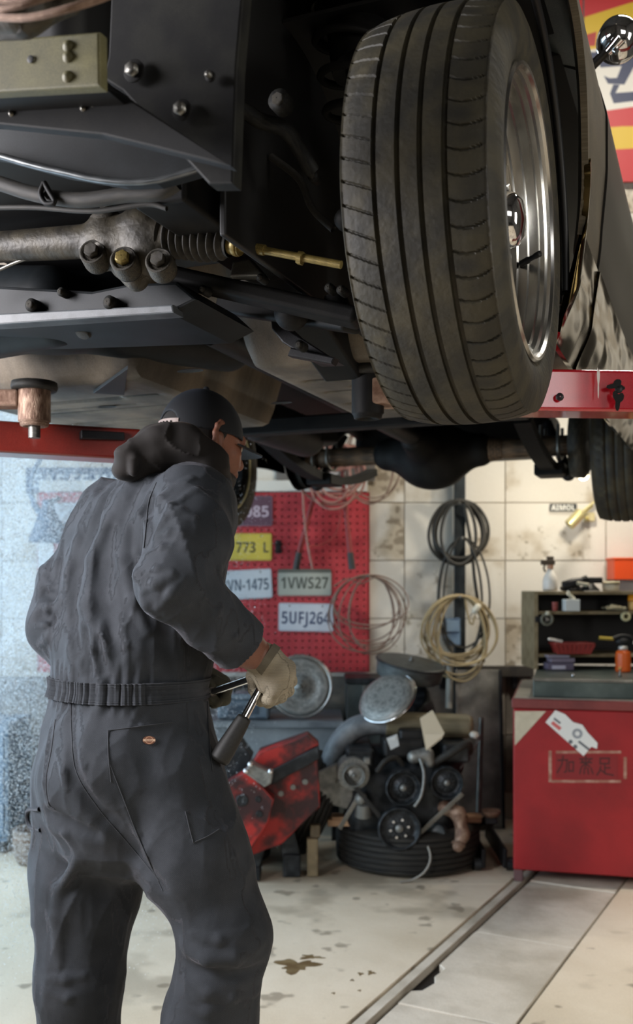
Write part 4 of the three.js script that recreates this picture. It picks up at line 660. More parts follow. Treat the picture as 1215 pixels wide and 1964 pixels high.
  // hood of the sweatshirt lying on the back and round the neck
  {
    const p = [bone(at(252, 890, 2.03), at(300, 866, 2.04), 0.030, 0.045), bone(at(300, 862, 2.04), at(350, 858, 2.05), 0.045, 0.05), bone(at(245, 896, 2.05), at(290, 900, 2.12), 0.026, 0.04), bone(at(350, 862, 2.06), at(392, 888, 2.06), 0.05, 0.045), bone(at(392, 890, 2.07), at(408, 925, 2.10), 0.045, 0.035), bone(at(300, 880, 2.1), at(375, 900, 2.12), 0.06, 0.06), bone(at(330, 850, 2.2), at(400, 895, 2.24), 0.045, 0.045), bone(at(405, 925, 2.1), at(425, 925, 2.2), 0.03, 0.03)];
    const ridge = [Object.assign(bone(at(236, 868, 2.0), at(300, 836, 2.01), 0.012, 0.014), { k: 0.02 }), Object.assign(bone(at(232, 905, 2.02), at(246, 870, 2.0), 0.012, 0.012), { k: 0.015 }), Object.assign(bone(at(300, 836, 2.01), at(340, 830, 2.04), 0.014, 0.012), { k: 0.02 }), Object.assign(bone(at(258, 905, 1.995), at(258, 880, 1.99), 0.006, 0.006), { k: 0.01 })];
    const h = mesh('sweatshirt_hood', own(solid((() => { const b = blend([...p, ...ridge], 0.02), g = (x, y, z) => { const d = b(x, y, z); return Math.abs(d) > 0.03 ? d : d - 0.007 * crease(x * 15, y * 22 + x * 8, z * 15) + 0.002; }; g.box = b.box; return g; })(), 0.0052)), M.hoodie, man); h.userData.label = 'dark brown sweatshirt hood bunched behind the neck';
  }
  // right glove closed round the tools
  const glove = (name, parts, m) => mesh(name, own(solid(blend(parts, 0.007), 0.0032, undefined, 0.02)), m, man);
  {
    const d = 1.985, q = (a, b, dd = 0) => at(a, b, d + dd), fing = [];
    const palm = [bone(q(506, 1264), q(532, 1290, 0.005), 0.031, 0.036), bone(q(500, 1272, 0.01), q(516, 1308, 0.012), 0.028, 0.026), bone(q(522, 1266, 0.0), q(545, 1288, 0.01), 0.026, 0.022), bone(q(488, 1256), q(508, 1266), 0.034, 0.034)];
    const K = [[552, 1280, 0.03], [549, 1296, 0.012], [541, 1311, -0.002], [528, 1322, -0.012]], k2 = [[558, 1306, 0.05], [552, 1324, 0.034], [539, 1336, 0.018], [520, 1341, 0.004]], k3 = [[535, 1326, 0.072], [527, 1340, 0.06], [514, 1346, 0.045], [501, 1344, 0.028]], k4 = [[516, 1318, 0.07], [508, 1330, 0.062], [498, 1334, 0.05], [490, 1332, 0.036]];
    for (let i = 0; i < 4; i++) { const r = [0.0125, 0.0128, 0.0122, 0.0112][i], A = q(...K[i]), B = q(...k2[i]), C = q(...k3[i]), D = q(...k4[i]), root = q(524, 1288, 0.01); fing.push(Object.assign(bone(root, A, 0.018, r + 0.003), { k: 0.012 }), bone(A, B, r + 0.002, r), bone(B, C, r, r), bone(C, D, r, r * 0.9)); }
    const thumb = [Object.assign(bone(q(498, 1276, 0.02), q(486, 1296, 0.035), 0.018, 0.014), { k: 0.012 }), bone(q(486, 1296, 0.035), q(488, 1322, 0.05), 0.0135, 0.012), bone(q(488, 1322, 0.05), q(500, 1336, 0.058), 0.012, 0.0105)];
    glove('glove', [...palm, ...fing, ...thumb], M.glove);
    const cuff = sheet((u, v) => { const t = u * 2 * Math.PI, c = V().lerpVectors(q(506, 1262), q(519, 1271), v), ax = q(519, 1271).sub(q(506, 1262)).normalize(), e1 = V().crossVectors(ax, V(0, 0, 1)).normalize(), e2 = V().crossVectors(ax, e1); return c.addScaledVector(e1, Math.cos(t) * 0.0365).addScaledVector(e2, Math.sin(t) * 0.0365); }, 36, 2, 0.002); mesh('glove_cuff', own(cuff), M.glove, man);
  }
  // left glove
  {
    const d = 2.17, q = (a, b, dd = 0) => at(a, b, d + dd);
    const parts = [bone(q(372, 1312, 0.03), q(402, 1316, 0), 0.034, 0.036), bone(q(402, 1306, 0), q(425, 1312, 0), 0.03, 0.022)];
    for (let i = 0; i < 4; i++) { const z = -0.03 + i * 0.021; parts.push(bone(q(412, 1306, z), q(436, 1318, z), 0.013, 0.012), bone(q(436, 1318, z), q(432, 1342, z), 0.012, 0.0115), bone(q(432, 1342, z), q(410, 1350, z), 0.0115, 0.0105)); }
    parts.push(bone(q(395, 1310, -0.04), q(404, 1338, -0.05), 0.014, 0.012), bone(q(404, 1338, -0.05), q(416, 1348, -0.05), 0.012, 0.0105));
    glove('glove', parts, M.glovepalm);
  }
  // boots
  for (const [a, side] of [[J.anR, 1], [J.anL, -1]]) {
    const c = V(a.x, 0, a.z), p = (f, s, y) => V(c.x + FW.x * f + RT.x * s, y, c.z + FW.z * f + RT.z * s);
    const b = mesh('boot', own(solid(Object.assign((() => { const k = blend([bone(p(-0.02, 0, 0.2), p(-0.02, 0, 0.07), 0.06, 0.055), bone(p(-0.03, 0, 0.055), p(0.13, 0, 0.05), 0.05, 0.05), bone(p(0.12, -0.015, 0.045), p(0.16, 0.01, 0.045), 0.046, 0.044)], 0.03), g = (x, y, z) => Math.max(k(x, y, z), 0.012 - y); g.box = k.box; return g; })()), 0.007)), std(0x1d1813, 0.6), man);
    const sole = plate(Array.from({ length: 24 }, (_, i) => { const t = i / 24 * Math.PI * 2, fx = Math.cos(t), s = Math.sin(t); return [fx * 0.14 + 0.06, s * (0.05 + 0.008 * fx)]; }), 0.014, 0.003); sole.rotateX(-Math.PI / 2); sole.rotateY(Math.atan2(-FW.z, FW.x)); sole.translate(c.x, 0.0031, c.z); mesh('sole', own(sole), M.black, b);
  }
  // tools in the hands
  const bar = thing('socket_bar', 'chrome socket bar held between the two gloved hands', 'wrench', at(438, 1318, 2.08)), bo = (g) => moved(g, -bar.position.x, -bar.position.y, -bar.position.z);
  mesh('shaft', bo(rod(at(396, 1331, 2.12), at(505, 1294, 2.015), 0.0075, 0.0075, 20)), M.chrome, bar);
  mesh('collar', bo(rod(at(395, 1331, 2.122), at(408, 1327, 2.108), 0.0105, 0.0105, 20)), M.steel, bar);
  const sd = thing('ratchet_handle', 'tool with chrome shaft and black grip hanging from the gloved fist', 'wrench', at(440, 1430, 1.98)), so = (g) => moved(g, -sd.position.x, -sd.position.y, -sd.position.z);
  const s0 = at(510, 1300, 2.01), s1 = at(470, 1375, 1.985), s2 = at(418, 1462, 1.965), sdir = V().subVectors(s2, s1).normalize(), LL = s1.distanceTo(s2);
  mesh('shaft', so(rod(s0, s1, 0.0075, 0.0085, 20)), M.chrome, sd);
  mesh('grip', so(aim(lathe([[0.001, 0], [0.0135, 0], [0.015, 0.006], [0.0165, 0.02], [0.0185, 0.05], [0.0205, LL * 0.72], [0.0205, LL * 0.92], [0.017, LL * 0.985], [0.001, LL]], 28), s1, sdir)), grimy(0x11110f, 0x1f1e1b, { rep: 12, rough: 0.6, s: 97 }), sd);
}
// ---------- lift ----------
M.red = grimy(0x52150e, 0x6c1b12, { rep: 3, rough: 0.32, s: 101, contrast: 1.8, extra: { clearcoat: 0.5, clearcoatRoughness: 0.2 } });
M.redgloss = grimy(0x9c1420, 0xb01c28, { rep: 4, rough: 0.18, s: 102, contrast: 1.4, extra: { clearcoat: 1, clearcoatRoughness: 0.06 } });
{
  const padTop = GROUND + FY - 0.006;
  const pad = (arm, p, r, mt) => { // swivel pad: disc, screw, socket
    const g = new THREE.Group(); g.name = 'pad'; g.position.set(p.x, 0, p.z); arm.add(g);
    mesh('disc', lathe([[0.001, padTop - 0.02], [r * 1.35, padTop - 0.02], [r * 1.45, padTop - 0.012], [r * 1.4, padTop], [0.001, padTop]], 32), M.rubber, g);
    mesh('screw', lathe([[0.001, p.y + 0.03], [r * 0.6, p.y + 0.03], [r * 0.6, padTop - 0.021], [0.001, padTop - 0.021]], 24), M.steel, g);
    mesh('socket', lathe([[r * 0.7, p.y - 0.058], [r * 0.86, p.y - 0.056], [r * 0.9, p.y - 0.048], [r, p.y - 0.045], [r, p.y + 0.045], [r * 0.96, p.y + 0.05], [0.001, p.y + 0.05], [0.001, p.y - 0.05], [r * 0.7, p.y - 0.058]], 32), mt, g);
  };
  const A = thing('car_lift', 'car lift with glossy wet red arm reaching in beside the front wheel', 'car lift', V(0, 0, 0));
  const a0 = at(706, 785, 2.2), a1 = at(1420, 752, 2.24); a1.y = a0.y + 0.035; const ar = V(a0.x + 0.2, a0.y + 0.03, a0.z);
  mesh('beam', [beam(V(0.30, 1.737, -2.2), V(a1.x, 1.737, -2.25), 0.10, 0.092, 0.008)], M.redgloss, A);
  mesh('extension', beam(a0.clone().setY(1.735), V(0.36, 1.735, -2.2), 0.07, 0.06, 0.006), M.rust, A);
  pad(A, V(a0.x, 1.735, a0.z), 0.036, M.under);
  for (const [px, py] of [[1076, 760], [1190, 745]]) { const p = at(px, py, 2.15); mesh('bolt', moved(turned(lathe([[0.001, 0.004], [0.007, 0.003], [0.009, 0]], 16), Math.PI / 2), p.x, p.y, -2.2 + 0.051 - p.x * 0.015), M.darksteel, A); }
  for (const [px, py, w, h] of [[1185, 738, 20, 12], [1188, 765, 12, 22], [1150, 728, 3, 34]]) { const p = at(px, py, 2.15), q = []; for (let i = 0; i < 20; i++) { const t = i / 20 * 6.2832, k = 0.75 + 0.3 * Math.sin(3 * t + px) ; q.push([Math.cos(t) * w * 0.00113 * k, Math.sin(t) * h * 0.00113 * k]); } mesh(w === 3 ? 'drip' : 'grease_spot', moved(plate(q, 0.0008, 0), p.x, p.y, -2.2 + 0.051 - p.x * 0.012), w === 3 ? std(0xcfc6c0, 0.4) : M.under, A); }
  mesh('column', bx(0.28, 3.4, 0.26, 1.82, 1.7, -2.3, 0.01), M.red, A); mesh('base_plate', bx(0.5, 0.02, 0.5, 1.82, 0.012, -2.3, 0.004), M.red, A); mesh('carriage', bx(0.9, 0.2, 0.2, 1.3, 1.74, -2.29, 0.01), M.red, A);
  const B = thing('car_lift', 'car lift with dull red arm in front of the bright haze', 'car lift', V(0, 0, 0));
  const b0 = at(-420, 818, 2.36), b1 = at(272, 858, 2.52);
  mesh('beam', beam(b0, b1, 0.10, 0.078, 0.008), M.red, B);
  mesh('end_stop', beam(at(150, 838, 2.46), at(232, 842, 2.5), 0.102, 0.02, 0.003), M.darksteel, B);
  const pl = at(66, 772, 2.36); pad(B, pl, 0.038, M.rust);
  mesh('extension', beam(at(-260, 766, 2.34), at(40, 766, 2.36), 0.05, 0.042, 0.008), M.rust, B);
  mesh('swivel_pin', rod(V(pl.x, pl.y - 0.05, pl.z), V(pl.x, at(66, 840, 2.36).y, pl.z), 0.014), M.steel, B);
  const lx = -1.8; mesh('column', bx(0.2, 3.4, 0.24, lx, 1.7, -2.05, 0.01), M.red, B); mesh('base_plate', bx(0.44, 0.02, 0.5, lx, 0.012, -2.05, 0.004), M.red, B); mesh('carriage', bx(0.16, 0.3, 0.3, lx + 0.16, 1.72, -2.12, 0.01), M.red, B); mesh('swing_beam', beam(V(lx + 0.2, 1.70, -2.15), b0, 0.1, 0.078, 0.008), M.red, B);
}

// ---------- back wall: pegboard, plates, signs ----------
const WALL = 5.6;
{
  const x0 = at(78, 0, WALL).x, x1 = at(705, 0, WALL).x, y1 = at(0, 945, WALL).y, y0 = at(0, 1288, WALL).y, pitch = 0.0385;
  const nx = Math.floor((x1 - x0) / pitch), ny = Math.floor((y1 - y0) / pitch), px = (x1 - x0) / nx, py = (y1 - y0) / ny, h = 0.0062, pos = [], idx = [], uv = [], T = 0.006;
  const N = 8, sq = [[1, 0], [1, 1], [0, 1], [-1, 1], [-1, 0], [-1, -1], [0, -1], [1, -1]];
  for (let j = 0; j < ny; j++) for (let i = 0; i < nx; i++) {
    const cx = x0 + (i + 0.5) * px, cy = y0 + (j + 0.5) * py, b = pos.length / 3;
    for (let k = 0; k < N; k++) { const t = k * Math.PI / 4; for (const [x, y, z] of [[cx + sq[k][0] * px / 2, cy + sq[k][1] * py / 2, 0], [cx + Math.cos(t) * h, cy + Math.sin(t) * h, 0], [cx + Math.cos(t) * h, cy + Math.sin(t) * h, -T]]) { pos.push(x, y, z); uv.push(x, y); } }
    for (let k = 0; k < N; k++) { const a = b + k * 3, c = b + ((k + 1) % N) * 3; idx.push(a, c, a + 1, c, c + 1, a + 1, a + 1, c + 1, a + 2, c + 1, c + 2, a + 2); }
  }
  let g = new THREE.BufferGeometry(); g.setAttribute('position', new THREE.Float32BufferAttribute(pos, 3)); g.setAttribute('uv', new THREE.Float32BufferAttribute(uv, 2)); g.setIndex(idx); g = g.toNonIndexed(); g.computeVertexNormals();
  const pb = thing('pegboard', 'red perforated pegboard hung with licence plates and cables', 'pegboard', V(0, 0, -WALL + 0.026));
  mesh('board', g, grimy(0xa82e33, 0xc04045, { rep: 1.5, rough: 0.6, s: 111, contrast: 1.6 }), pb);
  for (const x of [x1 + 0.006, x0 - 0.006]) mesh('edge', bx(0.012, y1 - y0, 0.012, x, (y0 + y1) / 2, -0.006, 0.001), std(0x8a1d20, 0.6), pb);
  const bt = thing('batten', 'white painted batten along the top of the red pegboard', 'batten', V(0, 0, -WALL + 0.02));
  mesh('rail', bx(x1 - x0, 0.062, 0.03, (x0 + x1) / 2, y1 + 0.035, 0, 0.003), M.white, bt);
}
function wallPlate(name, label, cat, cx, cy, w, h, d, tilt, draw, group, depth = 0.004, frame) {
  const p = at(cx, cy, d), W = m2(w, d), H = m2(h, d), o = thing(name, label, cat, p, 0, group); o.rotation.z = R(tilt);
  const t = canvasTex(512, Math.round(512 * H / W / 4) * 4, draw);
  const sh = new THREE.Shape(), r = Math.min(0.012, H * 0.15), a = W / 2, b = H / 2; sh.moveTo(-a + r, -b); sh.lineTo(a - r, -b); sh.quadraticCurveTo(a, -b, a, -b + r); sh.lineTo(a, b - r); sh.quadraticCurveTo(a, b, a - r, b); sh.lineTo(-a + r, b); sh.quadraticCurveTo(-a, b, -a, b - r); sh.lineTo(-a, -b + r); sh.quadraticCurveTo(-a, -b, -a + r, -b);
  const g = new THREE.ExtrudeGeometry(sh, { depth, bevelEnabled: false, curveSegments: 6 }), q = g.attributes.position, uv = g.attributes.uv; for (let i = 0; i < q.count; i++) uv.setXY(i, q.getX(i) / W + 0.5, q.getY(i) / H + 0.5);
  mesh('plate', g, std(0xffffff, 0.5, 0.0, { map: t }), o);
  for (const s of [-1, 1]) mesh('screw', moved(turned(cyl(0.004, 0.005, 0.003, 10), Math.PI / 2), s * a * 0.6, b * 0.8, depth + 0.0014), M.steel, o);
  return o;
}
{
  const lp = (bg, fg, txt, top, strip, fs = 150, cx = 0.5, mw = 0.9) => (x, w, h) => { x.fillStyle = bg; x.fillRect(0, 0, w, h); if (strip) { x.fillStyle = strip; x.fillRect(0, 0, w, h * 0.14); } x.strokeStyle = fg; x.globalAlpha = 0.35; x.lineWidth = 6; x.strokeRect(8, 8, w - 16, h - 16); x.globalAlpha = 1; x.fillStyle = fg; x.textAlign = 'center'; x.font = `bold ${fs}px sans-serif`; x.fillText(txt, w * cx, h * 0.5 + fs * 0.36 + 4, w * mw); if (top) { x.font = 'bold 26px sans-serif'; x.globalAlpha = 0.6; x.fillText(top, w * 0.4, h * 0.14); x.fillText(top, w * 0.5, h * 0.94); x.globalAlpha = 1; } };
  const G = undefined, D = WALL - 0.032;
  wallPlate('licence_plate', 'dark purple licence plate with pale digits 085 on the pegboard', 'licence plate', 473, 980, 100, 58, D, 0, lp('#5a3f4d', '#b9a9b4', '085', '- -', null, 150, 0.7, 0.5), G);
  wallPlate('licence_plate', 'yellow licence plate reading 773 L on the pegboard', 'licence plate', 470, 1049, 103, 52, D, 0, lp('#cdb84a', '#3d3a2c', '773  L', '- - -', null, 140, 0.64, 0.62), G);
  wallPlate('licence_plate', 'tilted white licence plate reading BVN 1475 on the pegboard', 'licence plate', 470, 1121, 104, 56, D, 3, lp('#c9cfd4', '#4c5a68', 'BVN-1475', '- - -', null, 150), G);
  wallPlate('licence_plate', 'greyish licence plate reading 1VWS27 with a dark top strip', 'licence plate', 584.5, 1117, 103, 51, D, 0, lp('#a9aba0', '#4b4f46', '1VWS27', null, '#5e6159', 150), G);
  wallPlate('licence_plate', 'white licence plate reading 5UFJ264 low on the pegboard', 'licence plate', 587, 1184, 105, 54, D, -1, lp('#cdd0d6', '#3f4a66', '5UFJ264', '- -', null, 160), G);
  wallPlate('licence_plate', 'white licence plate with a letter L, veiled by bright haze', 'licence plate', 152, 988, 104, 50, D, 2, lp('#c9cfd4', '#4c5a68', 'L 7', null, null, 150), G);
  wallPlate('licence_plate', 'narrow pale plate hung upright at the hazy end of the pegboard', 'licence plate', 88, 1056, 30, 68, D, 0, lp('#cfd0cc', '#4c4a50', '', null, null, 90), G);
  wallPlate('wall_sign', 'blue-grey sign board with pale capital letters in bright haze', 'sign', 165, 922, 230, 50, WALL - 0.012, 0, (x, w, h) => { x.fillStyle = '#2f4a66'; x.fillRect(0, 0, w, h); x.fillStyle = '#d9dcda'; x.font = 'bold 76px sans-serif'; x.fillText('GAF EF INGS', 20, h * 0.5 + 28, w - 40); });
  wallPlate('wall_sign', 'grey sign board with white letters behind the hanging cables', 'sign', 625, 897, 190, 52, WALL - 0.012, 0, (x, w, h) => { x.fillStyle = '#6d6862'; x.fillRect(0, 0, w, h); x.fillStyle = '#d9d4cf'; x.font = 'bold 96px sans-serif'; x.fillText('CC', w * 0.52, h * 0.5 + 36); x.fillRect(w * 0.28, 20, 60, 50); });
  wallPlate('wall_sign', 'small dark name plate with pale letters on the block wall', 'sign', 1081, 973.5, 52, 15, WALL - 0.008, 0, (x, w, h) => { x.fillStyle = '#2b2f30'; x.fillRect(0, 0, w, h); x.fillStyle = '#e6e4da'; x.font = `bold ${h * 0.95}px sans-serif`; x.textAlign = 'center'; x.fillText('AIMOL', w / 2, h * 0.84, w * 0.92); });
  // painted advertising board high on the wall
  {
    const cw = 512, X0 = 1040, X1 = 1400, Y0 = -90, Y1 = 350, S = cw / (X1 - X0);
    const o = wallPlate('advertising_board', 'red and yellow striped advertising board with navy letters on white', 'sign', (X0 + X1) / 2, (Y0 + Y1) / 2, X1 - X0, Y1 - Y0, WALL - 0.03, 0, (x, w, h) => {
      const k = h / (Y1 - Y0), kx = w / (X1 - X0), p = (pts, c) => { x.fillStyle = c; x.beginPath(); pts.forEach(([a, b], i) => (i ? x.lineTo : x.moveTo).call(x, (a - X0) * kx, (b - Y0) * k)); x.closePath(); x.fill(); }, z = (pts) => pts.map(([a, b]) => [1090 + a * 0.1578, b * 0.1578]);
      x.fillStyle = '#b3171c'; x.fillRect(0, 0, w, h);
      p([[1040, 60], [1400, -52], [1400, -20], [1040, 95]], '#c8a418'); p([[1040, 90], [1400, -20], [1400, 60], [1040, 110]], '#c8a418'); p([[1124, 69], [1144, 63], [1141, 90], [1120, 92]], '#a3241c');
      p([[1040, 110], [1400, 60], [1400, 180], [1040, 232]], '#cfc9bd'); p([[1040, 100], [1215, 104], [1400, 75], [1400, 110], [1215, 120], [1040, 130]], '#1d2748');
      p(z([[330, 640], [800, 700], [1400, 620], [1400, 740], [792, 830], [680, 1040], [480, 1030], [430, 935], [500, 965], [590, 960], [645, 815], [390, 835]]), '#1d2748'); p(z([[545, 1040], [622, 1045], [570, 1145], [792, 1128], [1100, 1080], [1400, 1040], [1400, 1150], [792, 1240], [550, 1270], [505, 1150]]), '#1d2748');
      p(z([[900, 800], [1200, 760], [1100, 1080], [800, 1110]]), '#cfc9bd'); p(z([[980, 850], [1120, 830], [1060, 1000], [930, 1010]]), '#1d2748');
      p([[1040, 256], [1193, 244], [1400, 241], [1400, 283], [1207, 287], [1040, 296]], '#c8a418');
    }, undefined, 0.012);
  }
}
// small black hook on the board
{ const p = at(534, 1049, WALL - 0.03), o = thing('tool_hook', 'small black double hook on the red pegboard', 'hook', p); mesh('plate', bx(0.032, 0.075, 0.006, 0, 0, 0, 0.002), M.black, o); mesh('prong', tube([V(0.0, 0.02, 0), V(0.0, 0.015, 0.03), V(0.0, 0.035, 0.04)], 0.004, 16, 6), M.black, o); mesh('prong', tube([V(0, -0.02, 0), V(0, -0.025, 0.03), V(0, -0.005, 0.04)], 0.004, 16, 6), M.black, o); }

// ---------- cables, hoses ----------
// one long line wound into loops round (cx, cy); loops differ a little
function coil(name, label, cat, cx, cy, rx, ry, n, r, m, d, { jx = 6, jy = 6, droop = 0, tail, s = 1, peg = true } = {}) {
  const c = at(cx, cy, d), o = thing(name, label, cat, c), k = d / FOC, pts = []; let sd = s * 7919; const rn = (a) => { sd = (sd * 1103515245 + 12345) & 0x7fffffff; return (sd / 0x7fffffff * 2 - 1) * a; };
  for (let i = 0; i < n; i++) { const ax = rx + rn(jx), ay = ry + rn(jy), ox = rn(jx * 0.5), oy = (ry - ay) + rn(1) - (droop ? (ay - ry) : 0), zz = rn(0.015); for (let q = 0; q < 12; q++) { const t = Math.PI / 2 + (q + i * 0.04) / 12 * 2 * Math.PI, w = Math.sin(t) < 0 ? 1 : 0.86; pts.push(V((ox + Math.cos(t) * ax * (1 - 0.12 * Math.sin(t))) * k, (oy + Math.sin(t) * ay) * k, zz + (i - n / 2) * r * 0.7 + 0.01 * Math.sin(t * 2 + i))); } }
  if (tail) for (const [a, b] of tail) pts.push(V((a - cx) * k, (cy - b) * k, 0));
  mesh('line', tube(pts, r, pts.length * 5, 7), m, o);
  if (peg) { mesh('peg', [turned(cyl(0.006, 0.006, WALL - d + 0.03, 10), Math.PI / 2).translate(0, ry * k - r * 1.5, -(WALL - d) / 2 + 0.015), moved(new THREE.SphereGeometry(0.009, 10, 8), 0, ry * k - r * 1.5, 0.03)], M.steel, o); }
  return o;
}
M.hose = grimy(0x26241f, 0x3a372f, { rep: 20, rough: 0.6, s: 121 });
M.tan = grimy(0x8c7a58, 0xb09c74, { rep: 20, rough: 0.6, s: 122 });
M.pinkcord = grimy(0x9a6a60, 0xb98a7c, { rep: 20, rough: 0.6, s: 123 });
M.wire = grimy(0x6e5a4c, 0x93796a, { rep: 20, rough: 0.5, s: 124 });
{
  const post = thing('steel_post', 'dark narrow steel post carrying coiled hoses on the block wall', 'post', V(at(882, 0, 5.52).x, 0, -5.52));
  mesh('channel', bx(0.06, 3.6, 0.05, 0, 1.8, 0, 0.004), grimy(0x23282b, 0x3a4042, { rep: 4, rough: 0.5, s: 125, metal: 0.4 }), post);
  mesh('foot', bx(0.12, 0.012, 0.1, 0, 0.007, 0, 0.002), M.darksteel, post);
  coil('air_hose', 'thick black rubber hose looped high on the dark post', 'hose', 880, 1020, 44, 60, 6, 0.0095, M.hose, 5.42, { jx: 12, jy: 9, s: 3, tail: [[905, 1050], [912, 1120], [925, 1200], [928, 1270]] });
  coil('power_cable', 'thin dark cable hung in long loops below the black hose', 'cable', 886, 1150, 42, 120, 3, 0.006, M.hose, 5.40, { jx: 10, jy: 14, s: 5 });
  coil('extension_cord', 'tan extension cord wound in many loops low on the dark post', 'cable', 882, 1212, 56, 70, 11, 0.0058, M.tan, 5.38, { jx: 17, jy: 13, s: 9, tail: [[905, 1200], [912, 1180]] });
  const jb = thing('junction_box', 'blue-grey electrical junction box on the dark post', 'junction box', at(868, 1211, 5.44));
  mesh('housing', bx(0.085, 0.15, 0.06, 0, 0, 0, 0.006, 2), grimy(0x4a6078, 0x6b8296, { rep: 6, rough: 0.5, s: 126 }), jb); mesh('cover', bx(0.075, 0.06, 0.01, 0, 0.03, 0.033, 0.003), std(0x6f8496, 0.5), jb); mesh('conduit', rod(V(-0.01, -0.07, 0), V(-0.02, -0.42, 0.01), 0.018), std(0xa9a79c, 0.5), jb);
  const pg = thing('cord_plug', 'pale plug end sticking out of the tan cord coil', 'plug', at(908, 1176, 5.33)); mesh('body', aim(lathe([[0.001, 0], [0.014, 0.002], [0.018, 0.02], [0.018, 0.05], [0.008, 0.06], [0.001, 0.06]], 16), V(0, 0, 0), V(0.5, 0.7, 0.2)), std(0xcfc8b4, 0.5), pg); mesh('pin', rod(V(-0.004, 0, 0), V(-0.018, -0.02, -0.005), 0.003), M.steel, pg);

  coil('cable_bundle', 'pinkish electric cable bunched in front of the grey sign', 'cable', 640, 895, 62, 44, 9, 0.0065, M.pinkcord, 5.40, { jx: 30, jy: 22, s: 11, tail: [[585, 900], [582, 960], [590, 1040], [600, 1092]] });
  coil('wire_loop', 'thin tan wire in wide loose loops beside the pegboard', 'wire', 715, 880, 48, 78, 4, 0.0035, M.wire, 5.42, { jx: 12, jy: 14, s: 13 });
  coil('cable_coil', 'brown wire coil hung over the lower edge of the pegboard', 'wire', 706, 1165, 58, 62, 8, 0.004, M.wire, 5.45, { jx: 17, jy: 14, s: 17, tail: [[690, 1120], [668, 1110], [640, 1125]] });
  coil('rope_hoop', 'bluish hose hoop hung in bright haze over the letter sign', 'hose', 148, 925, 88, 86, 2, 0.011, grimy(0x33506b, 0x4d6a84, { rep: 10, rough: 0.6, s: 127 }), 5.45, { jx: 3, jy: 3, s: 19 });
  // red cord arc on the board
  const ra = thing('red_lead', 'short curved red cord dangling on the pegboard', 'cord', at(640, 1010, 5.5)); mesh('line', tube([[655, 955], [652, 1000], [640, 1030], [612, 1046], [596, 1048]].map(([a, b]) => at(a, b, 5.5).sub(ra.position)), 0.005, 40, 6), std(0xb04a44, 0.5), ra);
  // two long red wands with dark ends
  for (const [a, lab] of [[[620, 860, 606, 940, 574, 1060, 568, 1092], 'long red wand with dark end hung aslant on the pegboard'], [[655, 860, 660, 945, 672, 1060, 676, 1092], 'long red wand with dark end hung almost upright on the pegboard']]) {
    const o = thing('hanging_wand', lab, 'wand', at(a[0], a[1], 5.44)), q = (i, d = 5.44) => at(a[2 * i], a[2 * i + 1], d).sub(o.position);
    mesh('tube', [rod(q(0), q(1), 0.009, 0.012), rod(q(1), q(2), 0.012, 0.016)], std(0x8e3432, 0.45), o); mesh('end_grip', rod(q(2), q(3), 0.018, 0.02), std(0x3c3a38, 0.6), o); mesh('hook', tube([q(0), q(0).add(V(0, 0.03, -0.01)), q(0).add(V(0, 0.035, -0.07)), q(0).add(V(0, 0.02, -0.13))], 0.005, 20, 6), M.steel, o);
  }
  // shade lost in the haze
  const sh = thing('bell_shade', 'dark blue bell-shaped shade hanging in bright haze', 'shade', at(92, 1040, 5.35)); mesh('bell', lathe([[0.022, 0.23], [0.03, 0.22], [0.034, 0.19], [0.06, 0.12], [0.1, 0.02], [0.104, 0], [0.098, 0.0], [0.055, 0.11], [0.02, 0.2]], 28), std(0x2b4762, 0.5), sh); mesh('bracket', rod(V(0, 0.22, 0), V(0, 0.26, -0.25), 0.012), M.darksteel, sh);
}
